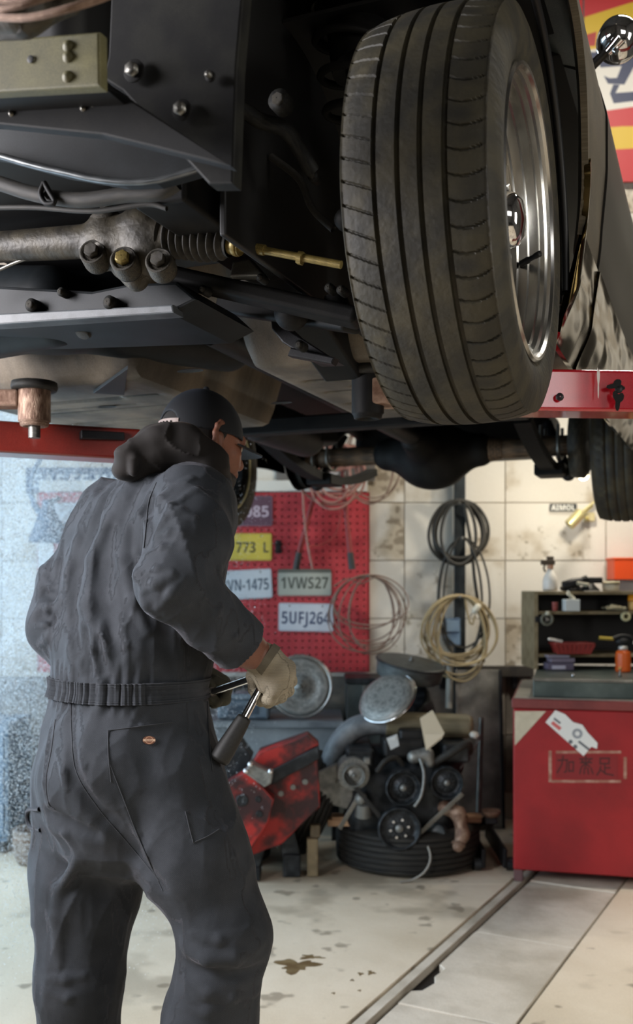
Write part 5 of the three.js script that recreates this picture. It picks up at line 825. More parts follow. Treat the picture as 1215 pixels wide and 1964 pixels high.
// ---------- red bench, shelf and what stands on them ----------
{
  const X0 = at(985, 0, 4.4).x, X1 = 2.0, Zf = -4.4, Zb = -5.3, TOP = 0.815, BOT = 0.055;
  M.benchred = grimy(0x7e1117, 0x9c1a1f, { size: 512, rep: 1.3, f: 4, contrast: 2, rough: 0.45, s: 131, speck: 0.05 });
  const BT = R(-14), piv = V(X0, 0, Zf), inBench = (p) => p.clone().sub(piv).applyAxisAngle(V(0, 1, 0), -BT);   // the bench stands turned a little
  const cb = thing('red_cabinet', 'red sheet-metal bench cabinet with pale stickers and painted frame', 'cabinet', piv, BT);
  mesh('body', bx(X1 - X0, TOP - BOT - 0.045, Zf - Zb, (X1 - X0) / 2, (TOP - 0.045 + BOT) / 2, (Zb - Zf) / 2, 0.006, 2), M.benchred, cb);
  mesh('top_lip', bx(X1 - X0 + 0.012, 0.042, Zf - Zb + 0.012, (X1 - X0) / 2, TOP - 0.021, (Zb - Zf) / 2 + 0.004, 0.005, 2), grimy(0x5a2222, 0x7a3430, { rep: 2, rough: 0.5, s: 132 }), cb);
  mesh('top_sheet', bx(X1 - X0 - 0.01, 0.004, Zf - Zb - 0.02, (X1 - X0) / 2, TOP + 0.002, (Zb - Zf) / 2, 0), grimy(0x8d877a, 0xa8a294, { rep: 2, rough: 0.5, s: 133 }), cb);
  for (const [x, z] of [[0.022, -0.03], [X1 - X0 - 0.03, -0.03], [0.022, Zb - Zf + 0.03], [X1 - X0 - 0.03, Zb - Zf + 0.03]]) mesh('leg', bx(0.04, BOT + 0.01, 0.04, x, (BOT + 0.01) / 2 + 0.001, z, 0.003), grimy(0x53393a, 0x6e5050, { rep: 4, s: 134 }), cb);
  const fz = 0.0006, P = (px, py) => { const o = inBench(V(0, EYE, 0)).setY(EYE), q = at(px, py, 1), dd = V(q.x, q.y - EYE, q.z).applyAxisAngle(V(0, 1, 0), -BT), t = -o.z / dd.z; return [o.x + dd.x * t, EYE + dd.y * t]; };
  const deco = (name, pts, m, t = 0.001) => mesh(name, moved(plate(pts, t, 0), 0, 0, fz), m, cb);
  deco('corner_sticker', [P(988, 1364), P(1048, 1364), P(988, 1430)], grimy(0xb0a68f, 0xc4baa2, { rep: 6, s: 135 })).userData.label = 'pale triangular corner sticker';
  const fm = grimy(0x93604f, 0xb08a78, { rep: 10, s: 136, contrast: 3 }), bar = (a, b, c, d) => deco('painted_frame', [P(a, d), P(c, d), P(c, b), P(a, b)], fm, 0.0008);
  bar(1053, 1440, 1059, 1500); bar(1067, 1440, 1192, 1445); bar(1059, 1496, 1192, 1501); bar(1197, 1452, 1203, 1494);
  { // brushed characters inside the frame
    const [a, b] = P(1066, 1492), [c, e] = P(1186, 1450), t = canvasTex(480, 168, (x, w, h) => { x.fillStyle = '#7d171b'; x.fillRect(0, 0, w, h); x.strokeStyle = '#3d0d10'; x.lineWidth = 11; x.lineCap = 'round'; const L = (...p) => { x.beginPath(); x.moveTo(p[0], p[1]); for (let i = 2; i < p.length; i += 2) x.lineTo(p[i], p[i + 1]); x.stroke(); };
      L(20, 45, 95, 40); L(60, 15, 50, 75, 15, 130); L(90, 40, 85, 120, 70, 125); L(105, 55, 105, 120); L(105, 55, 140, 52, 138, 118); L(105, 116, 138, 114);
      L(190, 30, 285, 26); L(235, 10, 235, 90); L(195, 55, 280, 52); L(200, 90, 190, 130); L(225, 92, 222, 130); L(250, 92, 256, 130); L(275, 90, 290, 128); L(205, 40, 265, 80); L(265, 38, 205, 82);
      L(345, 20, 415, 18, 412, 55); L(345, 20, 345, 58); L(345, 56, 412, 54); L(380, 56, 380, 122); L(380, 85, 420, 82); L(350, 75, 340, 110, 320, 135); L(350, 100, 390, 125, 445, 132); });
    const g = plate([[a, b], [c, b], [c, e], [a, e]], 0.0005, 0), q = g.attributes.position, uv = g.attributes.uv; for (let i = 0; i < q.count; i++) uv.setXY(i, (q.getX(i) - a) / (c - a), (q.getY(i) - b) / (e - b)); mesh('painted_characters', moved(g, 0, 0, fz), std(0xffffff, 0.5, 0, { map: t }), cb);
  }
  const sp = P(1097, 1406), st = thing('paper_sticker', 'torn white paper label stuck askew on the red cabinet', 'sticker', V(sp[0], sp[1], fz + 0.001).applyAxisAngle(V(0, 1, 0), BT).add(piv), BT), so = { x: sp[0], y: sp[1] };
  { const pts = [[1047, 1385], [1066, 1362], [1085, 1370], [1100, 1385], [1118, 1390], [1128, 1405], [1147, 1425], [1146, 1436], [1135, 1432], [1120, 1450]].map(([a, b]) => { const [x, y] = P(a, b); return [x - so.x, y - so.y]; }); const t = canvasTex(256, 256, (x, w, h) => { x.fillStyle = '#d6d6d0'; x.fillRect(0, 0, w, h); x.save(); x.translate(w / 2, h / 2); x.rotate(0.66); x.fillStyle = '#8b8f92'; x.beginPath(); x.arc(20, -14, 22, 0, 7); x.fill(); x.fillStyle = '#d6d6d0'; x.beginPath(); x.arc(20, -14, 10, 0, 7); x.fill(); x.fillStyle = '#c2605c'; x.fillRect(-92, 8, 46, 16); x.fillStyle = '#5c6064'; x.fillRect(-96, -8, 34, 9); x.fillRect(44, 4, 60, 10); x.beginPath(); x.arc(20, 32, 9, 0, 7); x.arc(48, 36, 9, 0, 7); x.fill(); x.restore(); });
    const g = plate(pts.slice().reverse(), 0.0008, 0), q = g.attributes.position, uv = g.attributes.uv; for (let i = 0; i < q.count; i++) uv.setXY(i, q.getX(i) / 0.26 + 0.5, q.getY(i) / 0.26 + 0.5); mesh('label_sheet', g, std(0xffffff, 0.6, 0, { map: t }), st); }
  // heavy grey-green steel top
  const ST = TOP + 0.005, SH = 0.082, slabTop = ST + SH;
  const tp = thing('steel_worktop', 'thick grey-green steel slab lying on the red cabinet', 'worktop', piv, BT), tx0 = 0.085;
  mesh('slab', bx(X1 - X0 - tx0, SH, 0.84, (tx0 + X1 - X0) / 2, ST + SH / 2 + 0.0005, -0.45, 0.005, 2), grimy(0x3c4744, 0x59635e, { rep: 3, rough: 0.45, s: 137, metal: 0.3 }), tp);
  mesh('front_edge', bx(X1 - X0 - tx0, 0.012, 0.012, (tx0 + X1 - X0) / 2, slabTop - 0.004, -0.026, 0.003), M.steel, tp);

  // shelf rack
  const D = 4.92, sx0 = at(1028, 0, D).x, sx1 = X1 - 0.02, sh = (py) => at(0, py, D).y, rk = thing('shelf_rack', 'small tan-edged shelf rack with black back panel on the steel slab', 'shelf', V(0, 0, 0));
  M.tanwood = grimy(0x736549, 0x8f8163, { rep: 6, rough: 0.7, s: 138 });
  const S1 = sh(1172), S2 = sh(1254), S0 = sh(1134);
  mesh('upright', bx(0.022, S0 - slabTop, 0.3, sx0, (S0 + slabTop) / 2 + 0.001, -D - 0.14, 0.002), M.tanwood, rk); mesh('upright', bx(0.022, S0 - slabTop, 0.3, sx1, (S0 + slabTop) / 2 + 0.001, -D - 0.14, 0.002), M.tanwood, rk);
  for (const y of [S0, S1, S2]) mesh('shelf', bx(sx1 - sx0 - 0.024, 0.016, 0.29, (sx0 + sx1) / 2, y - 0.008, -D - 0.14, 0.002), M.tanwood, rk);
  mesh('back_panel', bx(sx1 - sx0, S0 - slabTop - 0.01, 0.008, (sx0 + sx1) / 2, (S0 + slabTop) / 2, -D - 0.294, 0.001), M.black, rk);
  const on2 = (px, y, d = D) => V(at(px, 0, d).x, y, -d);
  // on top
  { const o = thing('spray_bottle', 'white spray bottle with brown trigger on top of the rack', 'bottle', on2(1056, S0 + 0.001, D + 0.06)); mesh('bottle', lathe([[0.001, 0], [0.034, 0.001], [0.037, 0.012], [0.036, 0.05], [0.03, 0.075], [0.018, 0.095], [0.013, 0.11], [0.001, 0.11]], 28), std(0xe3dfd6, 0.4), o); mesh('collar', moved(cyl(0.016, 0.016, 0.02, 18), 0, 0.121, 0), std(0xb88a6c, 0.5), o); mesh('trigger_head', [bx(0.07, 0.026, 0.026, -0.012, 0.144, 0, 0.005, 2), bx(0.035, 0.02, 0.022, 0.0, 0.165, 0, 0.005, 2), tube([V(-0.025, 0.135, 0), V(-0.032, 0.115, 0), V(-0.024, 0.095, 0)], 0.005, 10, 6)], std(0x4a3d2e, 0.5), o); }
  { const o = thing('angle_grinder', 'black power tool lying in a heap on top of the rack', 'power tool', on2(1112, S0 + 0.001, D + 0.05)); mesh('body', aim(lathe([[0.001, 0], [0.022, 0.004], [0.025, 0.06], [0.02, 0.1], [0.024, 0.13], [0.001, 0.135]], 20), V(-0.09, 0.026, 0.02), V(1, 0.24, -0.1)), M.darksteel, o); mesh('head', [bx(0.1, 0.03, 0.06, 0.06, 0.054, 0, 0.006, 2), moved(lathe([[0.001, 0.0], [0.05, 0.0], [0.052, 0.004], [0.035, 0.02], [0.02, 0.038], [0.001, 0.038]], 24), 0.045, 0.001, 0.02)], M.black, o); mesh('side_handle', rod(V(-0.02, 0.04, 0.03), V(0.03, 0.03, 0.06), 0.01), std(0x8d8670, 0.5), o); mesh('guard', moved(turned(lathe([[0.03, 0], [0.06, 0.002], [0.062, 0.016], [0.058, 0.016], [0.056, 0.006]], 28), 0.15), -0.03, 0.002, -0.02), M.darksteel, o); }
  { const o = thing('plastic_jar', 'translucent pale jar beside the orange bin on the rack', 'jar', on2(1172, S0 + 0.001, D + 0.06)); mesh('jar', lathe([[0.001, 0], [0.036, 0], [0.04, 0.006], [0.042, 0.035], [0.001, 0.036]], 24), std(0xd6cdb4, 0.4), o); mesh('lid', moved(lathe([[0.001, 0.012], [0.043, 0.012], [0.045, 0.0], [0.001, 0]], 24), 0, 0.0365, 0), std(0xc4b998, 0.5), o); }
  { const p = at(1210, 1091, 5.5), o = thing('storage_bin', 'orange plastic bin fixed to the wall over the rack', 'bin', V(p.x, p.y - 0.06, -5.5)); mesh('tub', [bx(0.22, 0.112, 0.006, 0, 0.056, 0.07, 0.002), bx(0.22, 0.12, 0.006, 0, 0.06, -0.07, 0.002), bx(0.2, 0.006, 0.14, 0, 0.004, 0, 0.002), bx(0.006, 0.112, 0.14, -0.108, 0.056, 0, 0.002), bx(0.006, 0.112, 0.14, 0.108, 0.056, 0, 0.002)], std(0xd9480f, 0.45), o); mesh('rim', bx(0.235, 0.012, 0.16, 0, 0.115, 0, 0.005, 2), std(0xe0521a, 0.45), o); mesh('hanger', bx(0.12, 0.06, 0.03, 0, 0.09, -0.085, 0.003), M.steel, o); }
  // upper shelf
  { const o = thing('red_cup', 'small dull red cup on the upper shelf', 'cup', on2(1065, S1 + 0.001)); mesh('cup', lathe([[0.001, 0], [0.0125, 0], [0.0145, 0.035], [0.016, 0.044], [0.014, 0.044], [0.012, 0.006], [0.001, 0.006]], 20), std(0x94473f, 0.5), o); mesh('ring', moved(new THREE.TorusGeometry(0.0142, 0.002, 8, 20).rotateX(Math.PI / 2), 0, 0.028, 0), std(0x7a3029, 0.5), o); }
  { const o = thing('tissue_box', 'white tissue box with a tissue pulled up on the upper shelf', 'box', on2(1096, S1 + 0.001, D - 0.03)); mesh('carton', bx(0.072, 0.058, 0.07, 0, 0.029, 0, 0.003), std(0xcfd3cf, 0.6), o); mesh('tissue', sheet((u, v) => V((u - 0.5) * 0.03 + 0.008 * Math.sin(v * 5), 0.055 + v * 0.034 + 0.012 * Math.sin(u * 6), 0.008 * Math.sin(u * 9 + v * 3)), 10, 8, 0.0015), std(0xdad7c6, 0.8), o); }
  { const o = thing('rag', 'crumpled grey shop rag on the upper shelf', 'rag', on2(1178, S1 + 0.001)); mesh('cloth', sheet((u, v) => { const x = (u - 0.5) * 0.1, z = (v - 0.5) * 0.09; return V(x, 0.012 + 0.018 * Math.exp(-(x * x + z * z) / 0.001) + 0.006 * Math.sin(u * 14 + v * 5) * Math.cos(v * 11), z); }, 22, 20, 0.003), std(0x8f8a72, 0.9), o); mesh('hem', tube([V(-0.05, 0.008, 0.047), V(-0.02, 0.01, 0.05), V(0.02, 0.006, 0.048), V(0.05, 0.009, 0.046)], 0.003, 16, 5), std(0x7c7862, 0.9), o); }
  { const o = thing('tape_roll', 'cream tape roll hung at the front of the upper shelf', 'tape', on2(1201, S1 - 0.026, D - 0.03)); mesh('roll', turned(lathe([[0.01, -0.01], [0.023, -0.01], [0.024, 0], [0.023, 0.01], [0.01, 0.01], [0.01, -0.01]], 28), Math.PI / 2), std(0xc7c095, 0.6), o); mesh('core', turned(lathe([[0.0095, -0.011], [0.0115, -0.011], [0.0115, 0.011], [0.0095, 0.011], [0.0095, -0.011]], 24), Math.PI / 2), std(0xa89b70, 0.7), o); mesh('hook', tube([V(0, 0.012, 0.002), V(0, 0.02, 0.014), V(0, 0.03, 0.004), V(0, 0.028, -0.02)], 0.002, 14, 6), M.steel, o); }
  { const o = thing('amber_jar', 'amber yellow jar with pale base on the upper shelf', 'jar', on2(1216, S1 + 0.001, D + 0.03)); mesh('jar', lathe([[0.001, 0], [0.024, 0], [0.026, 0.006], [0.026, 0.045], [0.001, 0.046]], 24), std(0xcfa968, 0.4), o); mesh('cap', moved(lathe([[0.001, 0.034], [0.026, 0.033], [0.028, 0.004], [0.027, 0], [0.001, 0]], 24), 0, 0.0465, 0), std(0xd98b16, 0.45), o); }
  { const p = at(1050, 1188, D - 0.03), o = thing('hand_wheel', 'small dark hand wheel clamped to the rack upright', 'hand wheel', V(p.x, p.y, p.z)); mesh('rim', new THREE.TorusGeometry(0.026, 0.007, 10, 28), grimy(0x4a4a40, 0x7d7a68, { rep: 10, rough: 0.5, s: 139 }), o); mesh('hub', turned(cyl(0.009, 0.011, 0.03, 14), Math.PI / 2).translate(0, 0, -0.008), M.steel, o); mesh('spokes', [0, 1, 2].map((k) => rod(V(0, 0, 0), V(Math.cos(k * 2.09) * 0.025, Math.sin(k * 2.09) * 0.025, 0), 0.0035)), M.steel, o); mesh('knob', moved(new THREE.SphereGeometry(0.012, 14, 10), 0.0, 0.03, 0.012), std(0xb7b49f, 0.4), o); mesh('clamp', bx(0.05, 0.03, 0.02, -0.03, 0, -0.02, 0.004), M.darksteel, o); }
  // lower shelf
  { const o = thing('red_basket', 'shallow red slatted basket on the lower shelf', 'basket', on2(1097, S2 + 0.001, D - 0.01)), red = std(0x8d2f28, 0.5); mesh('base', bx(0.15, 0.004, 0.1, 0, 0.003, 0, 0.001), red, o); mesh('rim', [beam(V(-0.098, 0.052, 0.06), V(0.098, 0.052, 0.06), 0.008, 0.01, 0.003), beam(V(-0.098, 0.052, -0.06), V(0.098, 0.052, -0.06), 0.008, 0.01, 0.003), beam(V(-0.098, 0.052, -0.06), V(-0.098, 0.052, 0.06), 0.008, 0.01, 0.003), beam(V(0.098, 0.052, -0.06), V(0.098, 0.052, 0.06), 0.008, 0.01, 0.003)], red, o); for (let k = 0; k < 9; k++) { const u = k / 8 - 0.5; mesh('slat', beam(V(u * 0.145, 0.002, 0.05), V(u * 0.19, 0.05, 0.06), 0.017, 0.003, 0.001, V(0, 0, 1)), red, o); } mesh('back_wall', beam(V(0, 0.002, -0.05), V(0, 0.05, -0.06), 0.16, 0.003, 0.001, V(0, 0, 1)), red, o); mesh('end_wall', beam(V(-0.075, 0.002, 0), V(-0.096, 0.05, 0), 0.003, 0.1, 0.001, V(0, 0, 1)), red, o); }
  { const o = thing('chalk_stick', 'white stick lying over the rim of the red basket', 'stick', on2(1065, S2 + 0.068, D - 0.05)); mesh('stick', rod(V(-0.028, 0.008, 0.01), V(0.035, -0.003, 0.005), 0.0075), std(0xd9d0c4, 0.6), o); mesh('tip', rod(V(-0.036, 0.0095, 0.0105), V(-0.028, 0.008, 0.01), 0.004, 0.0075), std(0xe2dccf, 0.6), o); }
  // on the slab
  { const o = thing('gas_torch', 'gas torch with orange canister and yellow nozzle on the slab', 'torch', on2(1196, slabTop + 0.001, D - 0.16)); const k = (4.76) / FOC; mesh('canister', lathe([[0.001, 0], [0.033, 0], [0.036, 0.006], [0.036, 0.085], [0.03, 0.098], [0.02, 0.104], [0.001, 0.104]], 28), std(0xcf5a18, 0.4), o); mesh('collar', moved(lathe([[0.001, 0], [0.022, 0], [0.022, 0.016], [0.014, 0.022], [0.001, 0.022]], 20), 0, 0.104, 0), std(0xd6d2c8, 0.35, 0.5), o); mesh('valve_head', [moved(new THREE.SphereGeometry(0.026, 18, 12).scale(1.4, 0.75, 0.8), 0, 0.146, 0), tube([V(-0.05, 0.158, 0), V(-0.01, 0.172, 0), V(0.03, 0.168, 0), V(0.06, 0.145, 0)], 0.010, 20, 10)], M.black, o); mesh('nozzle', rod(V(-0.115, 0.163, 0), V(-0.045, 0.158, 0), 0.0095, 0.0085), std(0xc2ab4e, 0.35, 0.6), o); mesh('knob', moved(new THREE.SphereGeometry(0.012, 12, 10), 0.056, 0.14, 0.01), std(0xcfcabd, 0.4), o); }
  { const o = thing('paper_pack', 'bundle of grey and violet paper packs under the lower shelf', 'pack', on2(1072, slabTop + 0.001, D - 0.02)); for (const [x, y, w, h, c] of [[0, 0.018, 0.13, 0.034, 0x5e5566], [0.01, 0.048, 0.12, 0.022, 0x766c7a], [-0.01, 0.067, 0.11, 0.012, 0x8b838e]]) mesh('pack', bx(w, h, 0.1, x, y, 0, 0.004), std(c, 0.7), o); mesh('white_wrap', bx(0.07, 0.02, 0.104, -0.01, 0.014, 0, 0.004), std(0xb9b6c4, 0.6), o); }
  { const o = thing('steel_ball', 'small bright steel ball at the front of the slab', 'ball', V(at(1100, 0, 4.47).x, slabTop + 0.0085, -4.47)); mesh('ball', new THREE.SphereGeometry(0.008, 18, 12), M.chrome, o); mesh('seat_ring', moved(new THREE.TorusGeometry(0.006, 0.002, 8, 18).rotateX(Math.PI / 2), 0, -0.0065, 0), M.steel, o); }
  { const o = thing('brass_fitting', 'small upright metal fitting at the front of the slab', 'fitting', V(at(1190, 0, 4.5).x, slabTop + 0.001, -4.5)); mesh('stem', lathe([[0.001, 0], [0.008, 0], [0.006, 0.012], [0.004, 0.014], [0.004, 0.03], [0.001, 0.031]], 14), M.steel, o); mesh('head', moved(new THREE.SphereGeometry(0.0085, 14, 10), 0, 0.036, 0), std(0xb58a52, 0.3, 0.8), o); }
  // lamps over the bench
  { const p = at(1120, 914, 5.0), o = thing('pendant_lamp', 'slim white cone pendant with a glowing yellow bulb', 'lamp', p); mesh('shade', lathe([[0.0305, 0.004], [0.031, 0.012], [0.012, 0.125], [0.008, 0.135], [0.006, 0.135], [0.01, 0.12], [0.0285, 0.012], [0.0285, 0.004]], 32), std(0xdedbd0, 0.5), o); mesh('bulb', lathe([[0.001, -0.018], [0.018, -0.014], [0.026, -0.002], [0.024, 0.012], [0.01, 0.03], [0.001, 0.031]], 24), std(0xfff2c0, 0.4, 0, { emissive: new THREE.Color(1, 0.86, 0.5), emissiveIntensity: 3 }), o); mesh('cord', rod(V(0, 0.13, 0), V(0, ROOM.h - p.y, 0), 0.004, 0.004, 8), M.black, o); const l = new THREE.PointLight(new THREE.Color(1, 0.91, 0.76), 0.75); l.position.set(p.x, p.y - 0.045, p.z); l.castShadow = true; l.shadow.radius = 1.5; scene.add(l); }
  { const o = thing('clip_lamp', 'pale brass cylinder clip lamp slanting on the block wall', 'lamp', at(1108, 990, 5.45)); const a = V(-0.05, -0.05, 0.02), b = V(0.012, 0.012, 0.0); mesh('barrel', aim(lathe([[0.001, 0.006], [0.026, 0.004], [0.029, 0], [0.031, 0.0], [0.031, 0.092], [0.026, 0.1], [0.001, 0.1]], 28), a, V(1, 1, -0.1)), std(0xc9bd8a, 0.35, 0.6), o); mesh('arm', [rod(b, V(0.11, 0.085, -0.04), 0.008), rod(V(0.02, 0.0, 0), V(0.1, 0.06, -0.05), 0.006)], std(0xc9bd8a, 0.4, 0.5), o); mesh('wall_clip', bx(0.05, 0.05, 0.07, 0.09, 0.0, -0.09, 0.006), std(0xbdb188, 0.5), o); mesh('knob', moved(new THREE.SphereGeometry(0.012, 12, 10), 0.06, -0.01, -0.02), std(0xb9aa66, 0.4, 0.5), o); }
  // rail low on the wall
  { const o = thing('wall_rail', 'dark stained rail on the block wall beside the bench', 'rail', V(0, 0, 0)), y = at(0, 1288, 5.55).y; mesh('board', bx(at(1025, 0, 5.55).x - at(815, 0, 5.55).x, 0.06, 0.05, (at(1025, 0, 5.55).x + at(815, 0, 5.55).x) / 2, y, -5.572, 0.004), grimy(0x2b2723, 0x453f37, { rep: 4, rough: 0.8, s: 140 }), o); for (const px of [850, 990]) mesh('bracket', bx(0.03, 0.1, 0.03, at(px, 0, 5.55).x, y - 0.05, -5.582, 0.003), M.darksteel, o); }
}
// ---------- engines, tyres and scrap by the wall ----------
M.iron = grimy(0x25282a, 0x44474a, { rep: 6, rough: 0.5, s: 151, metal: 0.5, contrast: 2.5 });
M.alu = grimy(0x6a6b68, 0x9a9a94, { rep: 8, rough: 0.45, s: 152, metal: 0.5 });
M.grey = grimy(0x5f6468, 0x83888a, { rep: 3, rough: 0.5, s: 153 });
M.wood = grimy(0x9c7a5c, 0xc09b78, { rep: 4, rough: 0.75, s: 154, contrast: 2 });
function looseTyre(name, label, p, Rr, h, tilt = 0, turn = 0) {
  const o = thing(name, label, 'tyre', p, turn); o.rotation.z = tilt;
  const prof = [], hw = h / 2; // closed ring section, ribbed tread
  const add = (r, y) => prof.push([r, y]);
  add(Rr * 0.62, -hw * 0.8); add(Rr * 0.72, -hw * 0.98); add(Rr * 0.86, -hw); add(Rr * 0.95, -hw * 0.9); for (let i = 0; i <= 30; i++) { const y = lerp(-hw * 0.78, hw * 0.78, i / 30); add(Rr * (1 - 0.02 * (y / hw) ** 2) - (i % 5 === 2 ? 0.007 : 0), y); } add(Rr * 0.95, hw * 0.9); add(Rr * 0.86, hw); add(Rr * 0.72, hw * 0.98); add(Rr * 0.62, hw * 0.8); add(Rr * 0.6, hw * 0.7); add(Rr * 0.66, hw * 0.6); add(Rr * 0.9, 0); add(Rr * 0.66, -hw * 0.6); add(Rr * 0.6, -hw * 0.7); add(Rr * 0.62, -hw * 0.8);
  mesh('carcass', toCreasedNormals(lathe(prof, 72), 0.6), M.rubber, o);
  for (const s of [-1, 1]) mesh('bead', moved(new THREE.TorusGeometry(Rr * 0.62, 0.008, 8, 60).rotateX(Math.PI / 2), 0, s * hw * 0.78, 0), M.rubber, o);
  return o;
}
{
  const ty = looseTyre('tyre_casing', 'worn tyre lying flat under the black engine', at(782, 0, 4.76).setY(0.103), 0.345, 0.2);
  const b1 = thing('wooden_board', 'pale wooden board across the flat tyre under the engine', 'board', V(at(690, 0, 4.62).x, 0.204, -4.62)); mesh('plank', bx(0.30, 0.03, 0.10, 0, 0.016, 0, 0.003), M.wood, b1); mesh('cleat', bx(0.06, 0.012, 0.09, -0.1, 0.037, -0.0, 0.002), M.wood, b1);
  const b2 = thing('wooden_board', 'reddish wooden board across the far side of the flat tyre', 'board', V(at(888, 0, 4.7).x, 0.204, -4.7)); mesh('plank', bx(0.2, 0.022, 0.12, -0.02, 0.012, 0, 0.003), grimy(0x6e4a36, 0x8f6a50, { rep: 4, rough: 0.75, s: 155 }), b2); mesh('offcut', bx(0.07, 0.01, 0.05, 0.05, 0.0285, 0.03, 0.002), M.wood, b2);

  // black engine
  const e = thing('black_engine', 'greasy black car engine with pulleys standing on a flat tyre', 'engine', V(at(770, 0, 4.62).x, 0.235, -4.62)), D = 4.62, ex = (px) => at(px, 0, D).x - e.position.x, ey = (py) => at(0, py, D).y - e.position.y, sc = D / FOC;
  const q = (px, py, z = 0) => V(ex(px), ey(py), z);
  mesh('block', solid(blend([bone(q(700, 1560), q(840, 1560), 0.10, 0.10), bone(q(715, 1500), q(830, 1500), 0.11, 0.11), bone(q(690, 1470, -0.1), q(860, 1470, -0.1), 0.09, 0.09), bone(q(770, 1590, -0.05), q(770, 1600, 0), 0.05, 0.06)], 0.05), 0.014), M.iron, e);
  mesh('valve_cover', beam(q(690, 1450, 0.08), q(690, 1450, -0.32), 0.13, 0.09, 0.02), M.iron, e); mesh('valve_cover', beam(q(872, 1440, 0.08), q(872, 1440, -0.32), 0.13, 0.09, 0.02), M.iron, e);
  mesh('intake', [bx(0.2, 0.09, 0.26, ...q(775, 1432, -0.06).toArray(), 0.02, 2), bx(0.12, 0.07, 0.12, ...q(790, 1412, -0.02).toArray(), 0.015, 2)], M.black, e);
  mesh('thermostat_housing', solid(blend([bone(q(790, 1445, 0.1), q(815, 1440, 0.1), 0.03, 0.03), bone(q(815, 1440, 0.1), q(820, 1455, 0.11), 0.025, 0.022)], 0.02), 0.008), M.alu, e);
  const pulley = (px, py, r, z, m, bolts, dish = 0.5) => { const g = new THREE.Group(); g.name = 'pulley'; g.position.copy(q(px, py, z)); e.add(g); const rr = r * sc; mesh('wheel', turned(lathe([[rr * 0.25, 0.02], [rr * 0.3, 0.026], [rr * 0.62, 0.022 - dish * 0.02], [rr * 0.8, 0.024 - dish * 0.02], [rr * 0.88, 0.034], [rr, 0.036], [rr * 0.92, 0.022], [rr, 0.006], [rr * 0.9, 0], [0.001, 0], [0.001, 0.02], [rr * 0.25, 0.02]], 44), Math.PI / 2), m, g); mesh('hub', turned(lathe([[0.001, 0.034], [rr * 0.16, 0.033], [rr * 0.2, 0.02], [rr * 0.2, 0.015]], 24), Math.PI / 2), M.alu, g); for (let k = 0; k < bolts; k++) { const t = k * 2 * Math.PI / bolts + 0.2; mesh('bolt', moved(turned(cyl(0.006, 0.007, 0.012, 6), Math.PI / 2), Math.cos(t) * rr * 0.42, Math.sin(t) * rr * 0.42, 0.024), M.chrome, g); } };
  pulley(760, 1570, 40, 0.17, M.iron, 6); pulley(768, 1497, 33, 0.15, M.iron, 0, 1); pulley(850, 1490, 31, 0.12, M.iron, 0, 0.8); pulley(677, 1475, 21, 0.14, M.alu, 0);
  mesh('alternator', [turned(cyl(0.072, 0.078, 0.12, 30), Math.PI / 2).translate(...q(677, 1475, 0.07).toArray()), bx(0.03, 0.03, 0.05, ...q(702, 1452, 0.1).toArray(), 0.006)], M.alu, e);
  mesh('mount_bracket', [moved(plate([[-0.12, -0.1], [0.03, -0.14], [0.1, -0.02], [0.05, 0.1], [-0.13, 0.02]], 0.02, 0.004), ...q(658, 1490, 0.02).toArray()), beam(q(645, 1495, 0.05), q(680, 1510, 0.05), 0.012, 0.02)], M.alu, e);
  const belt = (a, b, c, d, z) => beam(q(a, b, z), q(c, d, z), 0.02, 0.006, 0.002, V(0, 0, 1));
  mesh('drive_belt', belt(728, 1555, 660, 1472, 0.165), M.rubber, e); mesh('drive_belt', belt(797, 1583, 878, 1508, 0.165), M.steel, e); mesh('drive_belt', belt(650, 1575, 690, 1508, 0.15), M.steel, e);
  mesh('water_outlet', solid(blend([bone(q(848, 1540, 0.1), q(872, 1548, 0.13), 0.032, 0.03), bone(q(872, 1548, 0.13), q(879, 1585, 0.15), 0.03, 0.028), bone(q(879, 1585, 0.15), q(870, 1606, 0.16), 0.028, 0.026)], 0.02), 0.007), M.rust, e);
  mesh('outlet_flange', aim(lathe([[0.016, 0], [0.031, 0], [0.033, 0.01], [0.016, 0.012], [0.016, 0]], 24), q(871, 1600, 0.16), V(-0.3, -0.8, 0.45)), M.rust, e);
  mesh('oil_filter', aim(lathe([[0.001, 0], [0.044, 0], [0.048, 0.008], [0.048, 0.09], [0.04, 0.105], [0.001, 0.106]], 28), q(842, 1590, 0.04), V(-0.35, 0.1, 1)), grimy(0x3a4347, 0x525b5e, { rep: 6, rough: 0.4, s: 156 }), e);
  mesh('fuel_pump', [turned(cyl(0.035, 0.04, 0.06, 20), 0.3).translate(...q(695, 1540, 0.13).toArray()), moved(new THREE.SphereGeometry(0.03, 16, 12), ...q(690, 1520, 0.14).toArray())], M.alu, e);
  mesh('heater_pipe', tube([q(800, 1445, 0.14), q(806, 1470, 0.17), q(800, 1510, 0.19), q(788, 1530, 0.19)], 0.007, 30, 8), M.alu, e);
  mesh('dipstick', tube([q(925, 1410, -0.02), q(905, 1440, 0.02), q(880, 1470, 0.06)], 0.005, 24, 6), M.steel, e); mesh('filler_cap', aim(lathe([[0.001, 0], [0.02, 0], [0.022, 0.012], [0.016, 0.022], [0.001, 0.022]], 20), q(908, 1412, 0.02), V(0.2, 1, 0.2)), std(0xc9c7bd, 0.4), e);
  mesh('hose', tube([q(830, 1455, 0.1), q(860, 1435, 0.12), q(890, 1420, 0.1), q(900, 1440, 0.02)], 0.018, 30, 10), M.rubber, e); mesh('hose', tube([q(720, 1470, 0.14), q(735, 1450, 0.14), q(755, 1445, 0.12), q(770, 1460, 0.1)], 0.012, 30, 8), M.rubber, e);
